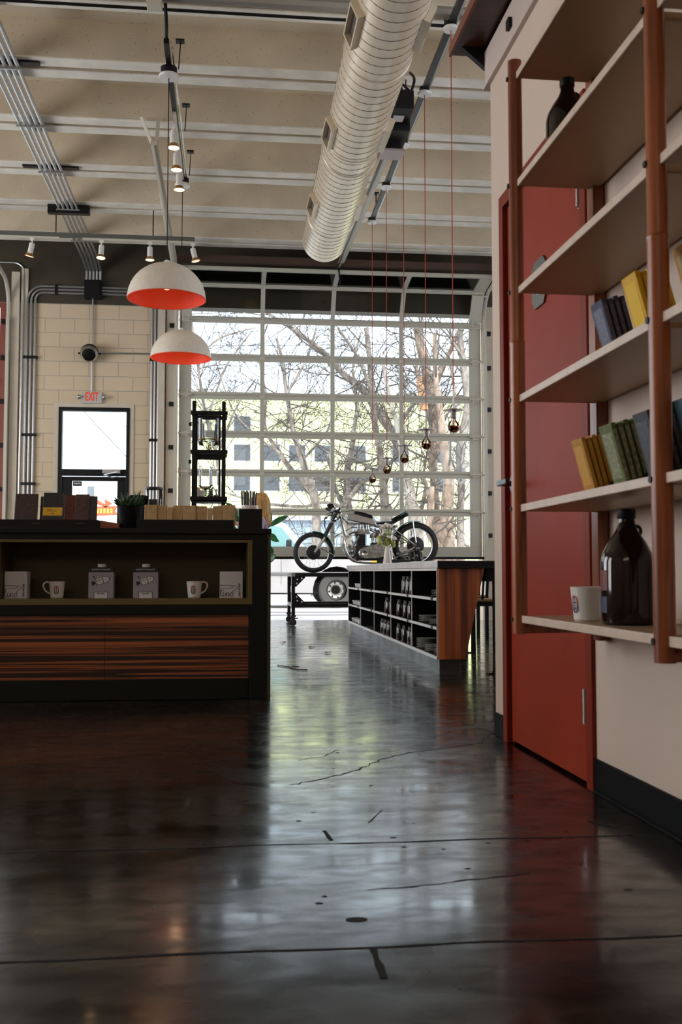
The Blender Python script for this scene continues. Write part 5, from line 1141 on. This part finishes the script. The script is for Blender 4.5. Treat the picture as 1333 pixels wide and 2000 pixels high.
for s_ in (-1, 1): jn.append([(q(0, 0, .85), .112), (q(0, s_ * .085, .79), .092), (q(-.01, s_ * .09, .45), .066), (q(.005, s_ * .09, .12), .052)])
skin('trousers', jn, M_JEAN, per)
sh = MB()
for s_ in (-1, 1): sh.sph(q(-.06, s_ * .09, .035), .05, 12, (2.2, .85, .7))
sh.build('shoes', M_BLACK, per)
hr = MB(); hr.sph(q(-.005, 0, 1.475), .098, 20, (1.0, .95, .98))
random.seed(3)
for i in range(70):
    a = random.uniform(-1.9, 1.9); r = .088; x0_ = math.cos(a) * r; y0_ = math.sin(a) * r
    hr.tube(bez([q(x0_ * .5 + .01, y0_ * .5, 1.565), q(x0_ + .012, y0_ * 1.05, 1.48), q(x0_ * 1.05 + .015, y0_ * 1.1, 1.38), q(x0_ * .9 + .02 + random.uniform(-.01, .015), y0_ * .95, 1.30), q(x0_ * .7 + .045 + random.uniform(-.015, .02), y0_ * .8, 1.21 + random.uniform(-.02, .03))], 5), [.006] + [.013] * 17 + [.008, .005, .002], 6)
hr.build('hair', M_HAIR, per)

random.seed(11)
pf = thing('fiddle_leaf_fig', 'broad leafed green fig plant behind the counter end', 'plant', (.16, 12.4, 0))
px0, py0 = .16, 12.4
MB().lathe([(.001, 0), (.15, 0), (.19, .36), (.18, .37), (.17, .34), (.001, .33)], (px0, py0, 0), 28).build('pot', mat('grey_pot', (.25, .24, .23), .7), pf)
sm = MB().tube(bez([(px0, py0, .3), (px0 + .10, py0, .7), (px0 + .22, py0, 1.05), (px0 + .27, py0, 1.3)], 6), .014, 8).tube(bez([(px0, py0, .5), (px0 - .02, py0, .9), (px0 - .06, py0, 1.25)], 6), .011, 8); sm.build('stem', mat('fig_bark', (.12, .09, .06), .8), pf)
lv = MB()
def leaf(B, D, L, Wd, droop=.15, up=(0, -1, .3)):
    B = Vector(B); D = Vector(D).normalized(); S = D.cross(Vector(up)).normalized(); N = S.cross(D).normalized(); n = 8; V = []
    for i in range(n + 1):
        t = i / n; w_ = Wd * (math.sin(PI * (t ** .8)) ** .75) * (0.65 + .5 * t) + .0015; c_ = B + D * L * t - Vector((0, 0, 1)) * droop * L * t * t
        for k in (-1, -.5, 0, .5, 1): V.append(c_ + S * w_ * k + N * (abs(k) * w_ * .25 + .004 * math.sin(7 * t + 3 * k)))
    lv.add(V, [(i * 5 + j, i * 5 + j + 1, (i + 1) * 5 + j + 1, (i + 1) * 5 + j) for i in range(n) for j in range(4)])
T_ = (px0 + .07, py0)
for (B, D, L, Wd) in (((.45, 12.3, 1.19), (-.02, 0, 1), .30, .065), ((.46, 12.3, 1.22), (1, -.1, .75), .30, .038), ((.46, 12.3, 1.14), (.6, -.2, -.35), .13, .035), ((.48, 12.25, 1.08), (.9, 0, -.15), .11, .03), ((.44, 12.35, 1.15), (-.3, -.3, .6), .2, .05),
                      ((.10, 12.3, 1.30), (-.55, 0, 1), .29, .055), ((.11, 12.3, 1.24), (-.2, -.2, .6), .16, .04), ((.10, 12.3, 1.16), (-.8, 0, .5), .15, .04), ((.12, 12.35, 1.2), (.6, 0, .8), .2, .05),
                      ((.44, 12.4, 1.0), (.2, .4, -.3), .2, .06), ((.38, 12.4, .9), (-.6, -.2, .2), .24, .07), ((.4, 12.4, .8), (.4, -.3, .3), .22, .07)): leaf(B, D, L, Wd)
b_ = lv.build('leaves', mat('fig_green', (.03, .13, .035), .35, noise=(15, .4)), pf); sd_ = b_.modifiers.new('t', 'SOLIDIFY'); sd_.thickness = .0015
# dry leaves on the floor
for i, (x, y, l) in enumerate(((.52, 9.9, 'small dry leaf on the floor near the cart, leftmost'), (.83, 8.6, 'small dry leaf on the floor left of the island plinth'), (.74, 9.3, 'tiny dry leaf on the floor between counter and island'), (.62, 10.6, 'tiny dry leaf near the cart caster'))):
    b = MB(); V = [(x + .03 * math.cos(a) * random.uniform(.5, 1.3), y + .03 * math.sin(a) * random.uniform(.5, 1.3), .002 + .012 * random.random()) for a in [k * PI / 4 for k in range(8)]]; b.add(V + [(v[0], v[1], v[2] + .002) for v in V], [tuple(range(8)), tuple(range(15, 7, -1))] + [(k, (k + 1) % 8, 8 + (k + 1) % 8, 8 + k) for k in range(8)])
    o = b.build('dry_leaf', mat('dry_leaf', (.05, .035, .025), .8), smooth=False); tag(o, l, 'leaf', 'dry leaves on the floor')
b = MB().tube(jag([(.36, 7.5), (.42, 7.35), (.46, 7.15), (.54, 7.12)], 3, .01), .004, 5).tube(jag([(.42, 7.35), (.50, 7.4)], 3, .006), .003, 5); b.xf(0, Matrix.Translation((0, 0, .005)))
tag(b.build('dry_twig', mat('dry_leaf', (.05, .035, .025), .8)), 'thin dry twig on the floor right of the counter end', 'twig')

# ================================================================== OUTSIDE
struct(MB().box(-60, 70, YB + .25, 120, -.12, -.01).build('ground', mat('pale_pavement', (.44, .42, .40), .8, noise=(.8, .12)), smooth=False, origin=(0, 30, -.01)))
b = MB().box(-30, 40, 23.6, 23.8, -.01, .12); tag(b.build('kerb', mat('kerb_concrete', (.5, .48, .46), .8), smooth=False), 'low pale kerb beyond the parked pickup truck', 'kerb')
b = MB().box(-3, 6, 17.6, 17.68, -.01, -.006).box(-3, 6, 16.4, 16.46, -.01, -.006); b.xf(0, Matrix.Translation((0, 0, .003))); tag(b.build('pavement_joint', M_INK, smooth=False), 'dark joint lines in the pavement outside the raised door', 'pavement joint')
# far yellow building
ws = [(.22, 1.18)] ; fb = thing('apartment_building', 'pale yellow green building with grey windows behind the bare trees', 'building', (8, 62, 0))
MB().box(-3.2, 24, 60, 70, 0, 11.0).build('wall', mat('pale_yellow_render', (.86, .92, .42), .8, noise=(.4, .04)), fb, smooth=False)
MB().box(-3.5, 24.3, 59.7, 70.3, 11.0, 11.35).build('roof', mat('pale_roof', (.6, .62, .6), .7), fb, smooth=False)
M_FP = mat('far_pane', (.07, .08, .09), .4, spec=.3); M_FF = mat('far_window_frame', (.55, .58, .58), .6)
for x in (.22, 1.95, 3.45, 4.95, 7.05, 9.6, 12.2, 15.0):
    for z in ((8.86, 7.2, 5.45) if x < 1 else (7.2, 5.45)):
        f_ = MB().box(x - .06, x + 1.0, 59.94, 60.0, z - .06, z + 1.0).build('window', M_FF, fb, smooth=False)
        MB().box(x, x + .94, 59.92, 59.95, z, z + .94).build('pane', M_FP, f_, smooth=False)
bb = thing('metal_shed', 'blue grey corrugated metal building beyond the pickup truck', 'building', (3, 42, 0)); b = MB().box(-1.5, 6.5, 40, 44, 0, 2.75)
for i in range(26): x = -1.5 + i * .31; b.box(x, x + .07, 39.95, 40, 0, 2.7)
b.build('wall', mat('blue_grey_cladding', (.30, .36, .43), .5), bb, smooth=False); MB().box(-1.7, 6.7, 39.8, 44.2, 2.7, 2.85).build('roof', mat('blue_grey_roof', (.42, .47, .52), .5), bb, smooth=False)
# seen through the exit door
o = thing('street_sign', 'orange red banner sign on a post seen through the exit door', 'sign', (-7.6, 58, 0))
MB().box(-7.9, -7.55, 58, 58.3, 0, 5.45).build('post', mat('grey_post', (.15, .17, .19), .6), o, smooth=False)
MB().prism([(-7.7, 4.9), (-6.9, 4.45), (-6.95, 4.75), (-6.5, 4.5), (-6.85, 4.25), (-7.5, 4.5)], 57.8, 57.95).prism([(-7.9, 3.75), (-6.2, 3.85), (-6.35, 4.1), (-6.2, 4.35), (-7.9, 4.3)], 57.8, 57.95).build('banner', mat('banner_orange', (.65, .09, .03), .5), o, smooth=False)
b = MB()
for i in range(7): b.box(-7.75 + i * .19, -7.62 + i * .19, 57.78, 57.79, 3.93, 4.2)
b.build('banner_marks', mat('banner_text', (.80, .35, .05), .5), o, smooth=False)
MB().prism([(-7.9, 3.1), (-6.6, 3.45), (-6.5, 3.3), (-7.9, 2.9)], 57.8, 57.95).build('blue_banner', mat('banner_blue', (.05, .25, .55), .5), o, smooth=False)
o = thing('far_shed', 'low blue grey shed seen through the lower glass of the exit door', 'building', (-7.5, 52, 0)); MB().box(-10.5, -4.6, 50, 54, 0, 2.75).build('wall', mat('blue_grey_cladding', (.30, .36, .43), .5), o, smooth=False); MB().prism([(-10.6, 2.7), (-4.5, 2.75), (-4.5, 3.15), (-6.8, 3.3), (-10.6, 2.85)], 49.8, 54.2).build('roof', mat('blue_grey_roof', (.42, .47, .52), .5), o, smooth=False)
o = thing('street_lamp', 'street lamp arm seen through the exit door', 'street lamp', (-6.0, 45, 0)); MB().tube([(-4.6, 45, 0), (-4.6, 45, 4.5), (-4.9, 45, 4.85), (-5.35, 45, 4.92)], .05, 8).build('pole', M_GALV, o); MB().sph((-5.45, 45, 4.88), .14, 12, (1.6, 1, .45)).build('lamp_head', M_GALV, o)
for i, P in enumerate(([(-20, 70, 16.6), (0, 70, 16.2), (20, 70, 16.9)], [(-20, 66, 11.6), (0, 66, 11.9), (20, 66, 11.5)], [(-10.5, 60, 13.5), (-8.4, 60, 9.9), (-4.9, 60, 6.2)], [(-10.6, 60, 15.9), (-7.0, 60, 13.9), (-4.9, 60, 13.7)])):
    o = MB().tube(P, .022, 5).build('power_line', M_BLACK); tag(o, ['highest straight power line seen through the transom pane', 'lower straight power line seen through the transom pane', 'power line sloping down from upper left', 'power line sloping at the upper right of the transom'][i], 'power line', 'power lines seen through the exit door')

for x_, h_, l_ in ((-10.6, 16.2, 'wooden utility pole left of the exit door view'), (-4.9, 14.2, 'wooden utility pole right of the exit door view')):
    o = thing('utility_pole', l_, 'utility pole', (x_, 60, 0)); MB().cyl((x_, 60, -.05), (x_, 60, h_), .13, 10).build('pole', mat('pole_wood', (.12, .09, .07), .8), o); MB().box(x_ - .9, x_ + .9, 59.95, 60.05, h_ - .6, h_ - .48).build('cross_arm', mat('pole_wood', (.12, .09, .07), .8), o, smooth=False)
# pickup truck
tk = thing('pickup_truck', 'parked white pickup truck outside the raised garage door', 'pickup truck', (.5, 20.5, 0))
TY0, TY1 = 19.60, 21.45; M_TR = mat('white_truck_paint', (.44, .43, .43), .35, coat=.2, noise=(2.0, .05)); WXf, WR = 2.05, .345
arch = [(WXf + .46 * math.cos(math.radians(a)), .33 + .46 * math.sin(math.radians(a))) for a in range(175, 4, -17)]
WXr = WXf - 3.5; archr = [(WXr + .46 * math.cos(math.radians(a)), .33 + .46 * math.sin(math.radians(a))) for a in range(175, 4, -17)]
body = [(-2.6, .42), (WXr - .46, .40)] + archr + [(WXr + .46, .30), (WXf - .46, .28)] + arch + [(WXf + .46, .36), (2.85, .42), (2.90, .78), (2.78, .98), (1.95, 1.09), (1.40, 1.13), (-.9, 1.13), (-2.6, 1.13)]
bdy = MB().prism(body, TY0, TY1).build('body', M_TR, tk, smooth=False, bevel=.03)
cabp = [(-1.0, 1.12), (-.85, 1.58), (-.7, 1.66), (.95, 1.66), (1.08, 1.61), (1.48, 1.12)]
V0 = [(x, TY0 + .03 + (z - 1.12) * .28, z) for x, z in cabp]; V1 = [(x, TY1 - .03 - (z - 1.12) * .28, z) for x, z in cabp]; n = len(cabp)
cbm_ = MB().add(V0 + V1, [tuple(range(n)), tuple(reversed(range(n, 2 * n)))] + [(i, n + i, n + (i + 1) % n, (i + 1) % n) for i in range(n)]).build('cab', M_TR, tk, smooth=False, bevel=.03)
wp = [(-.78, 1.16), (-.66, 1.55), (.88, 1.57), (1.0, 1.53), (1.30, 1.16)]
MB().add([(x, TY0 + .018 + (z - 1.12) * .28, z) for x, z in wp] + [(x, TY0 + .032 + (z - 1.12) * .28, z) for x, z in wp], [(0, 1, 2, 3, 4), (9, 8, 7, 6, 5)] + [(i, 5 + i, 5 + (i + 1) % 5, (i + 1) % 5) for i in range(5)]).build('side_window', mat('teal_window', (.20, .36, .37), .08, spec=.8, coat=.5), tk, smooth=False)
MB().box(.62, .66, TY0 + .0, TY0 + .05, 1.14, 1.57).box(-.95, 1.36, TY0 - .008, TY0 + .02, 1.125, 1.155).build('window_trim', M_RUBBER, tk, smooth=False)
MB().box(.98, .985, TY0 - .004, TY0, .45, 1.12).box(-.9, -.895, TY0 - .004, TY0, .45, 1.12).build('door_seam', M_INK, tk, smooth=False)
MB().box(-2.6, 2.8, TY0 - .02, TY0, .62, .68).build('side_moulding', mat('grey_moulding', (.16, .16, .16), .5), tk, smooth=False, bevel=.01)
MB().box(-2.0, 2.6, TY0 + .25, TY1 - .25, .25, .5).box(-2.6, 2.8, TY0 + .5, TY1 - .5, .3, .9).build('chassis', M_RUBBER, tk, smooth=False)
MB().box(2.80, 3.0, TY0 + .05, TY1 - .05, .42, .62).build('bumper', M_CHROME, tk, smooth=False, bevel=.03)
MB().box(2.72, 2.86, TY0 - .004, TY0 + .1, .80, .92).build('turn_signal', mat('amber_lens', (.9, .4, .03), .3), tk, smooth=False, bevel=.01)
MB().obox((1.12, TY0 - .12, 1.22), (.10, .2, .16)).build('side_mirror', M_RUBBER, tk, bevel=.03)
rx = Matrix.Rotation(PI / 2, 4, 'X')
for wx_ in (WXf, WXr):
    for yy, fl in ((TY0 + .02, 1), (TY1 - .26, -1)):
        c_ = (wx_, yy + .12, WR - .01); t = MB().lathe([(.20, -.10), (.22, -.118), (.31, -.12), (.338, -.10), (.345, -.06), (.345, .06), (.338, .10), (.31, .12), (.20, .11)], c_, 40, rx).build('wheel', mat('dusty_tyre', (.075, .072, .07), .8), tk)
        MB().lathe([(.215, -.085), (.225, -.118), (.208, -.112), (.195, -.07), (.155, -.055), (.12, -.075), (.10, -.078), (.085, -.072), (.082, -.11), (.06, -.118), (.001, -.118)], c_, 40, rx if fl > 0 else Matrix.Rotation(-PI / 2, 4, 'X')).build('wheel_disc', M_ALU if 0 else mat('wheel_white', (.62, .60, .56), .3, metal=.6), t)
        h = MB()
        for k in range(8): a = 2 * PI * k / 8 + .2; h.cyl((c_[0] + .142 * math.cos(a), c_[1] - fl * .075, c_[2] + .142 * math.sin(a)), (c_[0] + .142 * math.cos(a), c_[1] - fl * .05, c_[2] + .142 * math.sin(a)), .020, 10)
        h.build('wheel_hole', M_INK, t)

# bare trees: limbs drawn through measured points, twigs grown from them
import math as _m
def at(x, y, Yd):
    th, ph = _m.atan(217.5 / 2000), _m.radians(3.36); fx, fy, fz = _m.sin(th) * _m.cos(ph), _m.cos(th) * _m.cos(ph), _m.sin(ph); rx_, ry_ = _m.cos(th), -_m.sin(th)
    ux, uy, uz = ry_ * fz, -rx_ * fz, rx_ * fy - ry_ * fx; a, b_ = (x - 666.5) / 2000, -(y - 1000) / 2000
    d = (fx + rx_ * a + ux * b_, fy + ry_ * a + uy * b_, fz + uz * b_); t = Yd / d[1]; return Vector((d[0] * t, Yd, .68 + d[2] * t))
def bark(name, c0, c1):
    return mat(name, c1, .9, noise=((7, 7, 3.5), .3, c0), bump=.6)
BARKS = [bark('grey_brown_bark', (.12, .095, .08), (.34, .29, .25)), bark('pale_bark', (.16, .13, .11), (.44, .39, .34)), bark('warm_bark', (.14, .09, .06), (.36, .27, .21))]
M_TW = mat('twig_bark', (.09, .075, .065), .9, noise=(3, .3))
def tree(name, lab, limbs, Yd, bk, density, seed, spread=1.0):
    random.seed(seed); g0 = limbs[0][0]; base = at(g0[0], g0[1], Yd); base.z = 0
    t = thing(name, lab, 'tree', tuple(base), 'bare trees outside the glazed door'); tb = MB(); tw_ = MB()
    s = Yd / 2000
    for li, L in enumerate(limbs):
        P = [at(x, y, Yd + .4 * math.sin(li * 2.1) + .01 * (1000 - y) * .3 * math.sin(li * 1.7)) for (x, y, w_) in L]; R = [w_ * s / 2 for (_, _, w_) in L]
        if li == 0: P = [Vector((P[0].x, P[0].y, -.05))] + P; R = [R[0] * 1.25] + R
        PP = bez(P, 5); RR = []
        for i in range(len(P) - 1): RR += [R[i] + (R[i + 1] - R[i]) * k / 5 for k in range(5)]
        RR.append(R[-1]); RR = [r * random.uniform(.92, 1.08) for r in RR]; tb.tube(PP, RR, 12)
        # twigs
        tot = sum((PP[i + 1] - PP[i]).length for i in range(len(PP) - 1))
        for k in range(int(tot * density)):
            i = random.randrange(2 if li else 6, len(PP) - 1) if len(PP) > 8 else random.randrange(0, len(PP) - 1); p = PP[i]
            if p.z < 1.5: continue
            ax = (PP[i + 1] - PP[i]).normalized(); d = Vector((random.gauss(0, 1), random.gauss(0, .45), random.gauss(.25, .8))).normalized(); d = (d + ax * .35).normalized()
            grow(tw_, p, d, random.uniform(.9, 2.6) * spread, min(RR[i] * .4, random.uniform(.012, .045)), 3)
    tb.build('trunk', BARKS[bk], t); 
    if tw_.V: tw_.build('twigs', M_TW, t)
    return t
def grow(mb, p, d, L, r, lev):
    n = 5 if lev > 1 else 3; P = [p]; cur = Vector(p); dd = Vector(d); bend = Vector((random.uniform(-.3, .3), random.uniform(-.2, .2), random.uniform(-.22, .3)))
    for i in range(n): dd = (dd + bend * .35 + Vector((random.uniform(-.18, .18), random.uniform(-.15, .15), random.uniform(-.18, .18)))).normalized(); cur = cur + dd * L / n; P.append(cur.copy())
    mb.tube(P, [max(.0055, r * (1 - .8 * i / n)) for i in range(n + 1)], 4 if lev > 2 else 3, cap=False)
    if lev > 1:
        for k in range(random.choice((2, 3, 3, 4))):
            i = random.randrange(1, n + 1); e = (P[i] - P[i - 1]).normalized(); s_ = Vector((random.gauss(0, 1), random.gauss(0, .4), random.gauss(0, 1))).normalized(); grow(mb, P[i], (e + s_ * .9).normalized(), L * random.uniform(.35, .65), r * .55, lev - 1)
tree('bare_tree', 'leaning bare tree behind the pickup truck, its limbs spreading left', [[(618, 1010, 17), (612, 962, 18), (597, 918, 16), (583, 873, 12), (572, 841, 9), (566, 800, 9), (560, 770, 8), (553, 708, 7), (540, 660, 5)],
     [(606, 955, 14), (571, 920, 12), (547, 885, 9), (519, 837, 6), (519, 770, 5), (505, 700, 3)], [(560, 770, 6), (600, 700, 5), (618, 640, 3)], [(547, 885, 6), (500, 850, 4), (455, 800, 3), (420, 700, 2)], [(590, 900, 6), (640, 840, 4), (655, 780, 3)]], 27, 0, 4.5, 5)
tree('bare_tree', 'bare tree with a long horizontal limb right behind the motorcycle handlebar', [[(678, 1010, 24), (679, 983, 18), (679, 952, 16), (679, 918, 14), (688, 873, 11), (693, 831, 9), (698, 790, 8), (690, 720, 6), (705, 650, 4)],
     [(672, 985, 12), (658, 962, 9), (650, 930, 7), (640, 880, 5)], [(684, 972, 10), (705, 945, 8), (740, 915, 7), (770, 900, 4)], [(668, 990, 8), (632, 981, 7), (596, 989, 7), (515, 983, 6), (440, 962, 4)]], 29, 1, 4.0, 9)
tree('bare_tree', 'big bare tree with a thick diagonal limb crossing the middle panes', [[(756, 1010, 26), (752, 985, 20), (749, 939, 15), (742, 880, 13), (733, 830, 12), (728, 780, 12), (724, 720, 12), (716, 640, 9)],
     [(793, 930, 12), (782, 885, 14), (765, 844, 17), (740, 806, 18), (712, 764, 17), (673, 732, 13), (637, 693, 12), (573, 643, 10), (520, 610, 6)], [(728, 770, 8), (700, 700, 6), (660, 640, 5)], [(760, 850, 10), (800, 800, 8), (830, 760, 5), (870, 700, 4)], [(749, 930, 8), (700, 900, 6), (650, 880, 3)]], 28, 0, 4.0, 21)
tree('bare_tree', 'mottled thick tree trunk just right of the motorcycle seat', [[(812, 1015, 30), (806, 998, 27), (798, 943, 18), (787, 890, 13), (776, 830, 10), (760, 770, 8), (745, 690, 6)], [(796, 935, 8), (825, 930, 6), (836, 960, 7), (838, 1000, 8)]], 26, 1, 3, 33)
tree('bare_tree', 'tall bare tree with a broken splintered branch at upper right', [[(852, 1015, 18), (850, 960, 16), (846, 900, 18), (852, 850, 24), (842, 790, 24), (836, 740, 22), (826, 690, 20), (815, 640, 16)], [(845, 830, 12), (828, 775, 13), (818, 735, 12), (812, 715, 6)], [(840, 780, 12), (865, 720, 10), (900, 640, 8)], [(850, 870, 10), (880, 850, 8), (905, 830, 5)], [(820, 1010, 9), (833, 950, 8), (826, 938, 7), (838, 870, 4)]], 27, 2, 3.5, 40)
tree('bare_tree', 'very thick brown trunk in the lower right pane', [[(872, 1100, 42), (872, 1060, 36), (874, 1020, 32), (874, 985, 25), (877, 940, 21), (871, 890, 20), (862, 820, 16), (852, 740, 11), (850, 650, 8)], [(873, 880, 10), (890, 800, 7), (880, 700, 5)], [(866, 1080, 16), (838, 1040, 14), (842, 1000, 13), (844, 950, 10)]], 25, 2, 2.5, 52)
tree('bare_tree', 'rightmost bare tree at the edge of the glazed door', [[(900, 1010, 15), (901, 980, 14), (902, 922, 18), (900, 880, 19), (914, 800, 16), (912, 767, 15), (905, 710, 14), (898, 650, 13)], [(902, 915, 8), (925, 900, 8)], [(905, 700, 7), (880, 660, 5)], [(880, 1040, 6), (905, 1060, 7), (930, 1080, 6)]], 26, 0, 4, 66)
tree('bare_tree', 'thin leftmost bare tree reaching over the upper left panes', [[(430, 1010, 9), (425, 900, 8), (400, 800, 7), (385, 700, 6), (370, 600, 5)], [(425, 890, 5), (460, 800, 4), (500, 740, 3)], [(405, 820, 5), (440, 720, 4), (490, 650, 3)], [(385, 700, 4), (430, 660, 4), (500, 640, 2)]], 26, 0, 4.5, 71)
# warm splintered wood of the broken branch
b = MB(); 
for i in range(7): a = i * .9; p = at(829 + 2 * math.cos(a), 800, 26.6); q_ = at(819 + 5 * math.cos(a), 742 - 6 * math.sin(a * 2), 26.6); b.tube([p, (p + q_) / 2 + Vector((.02, 0, 0)), q_], [.09, .07, .01], 6)
tag(b.build('broken_branch', mat('splintered_wood', (.52, .28, .14), .8, noise=(8, .4))), 'orange brown splintered stub on the tall tree at upper right', 'branch')
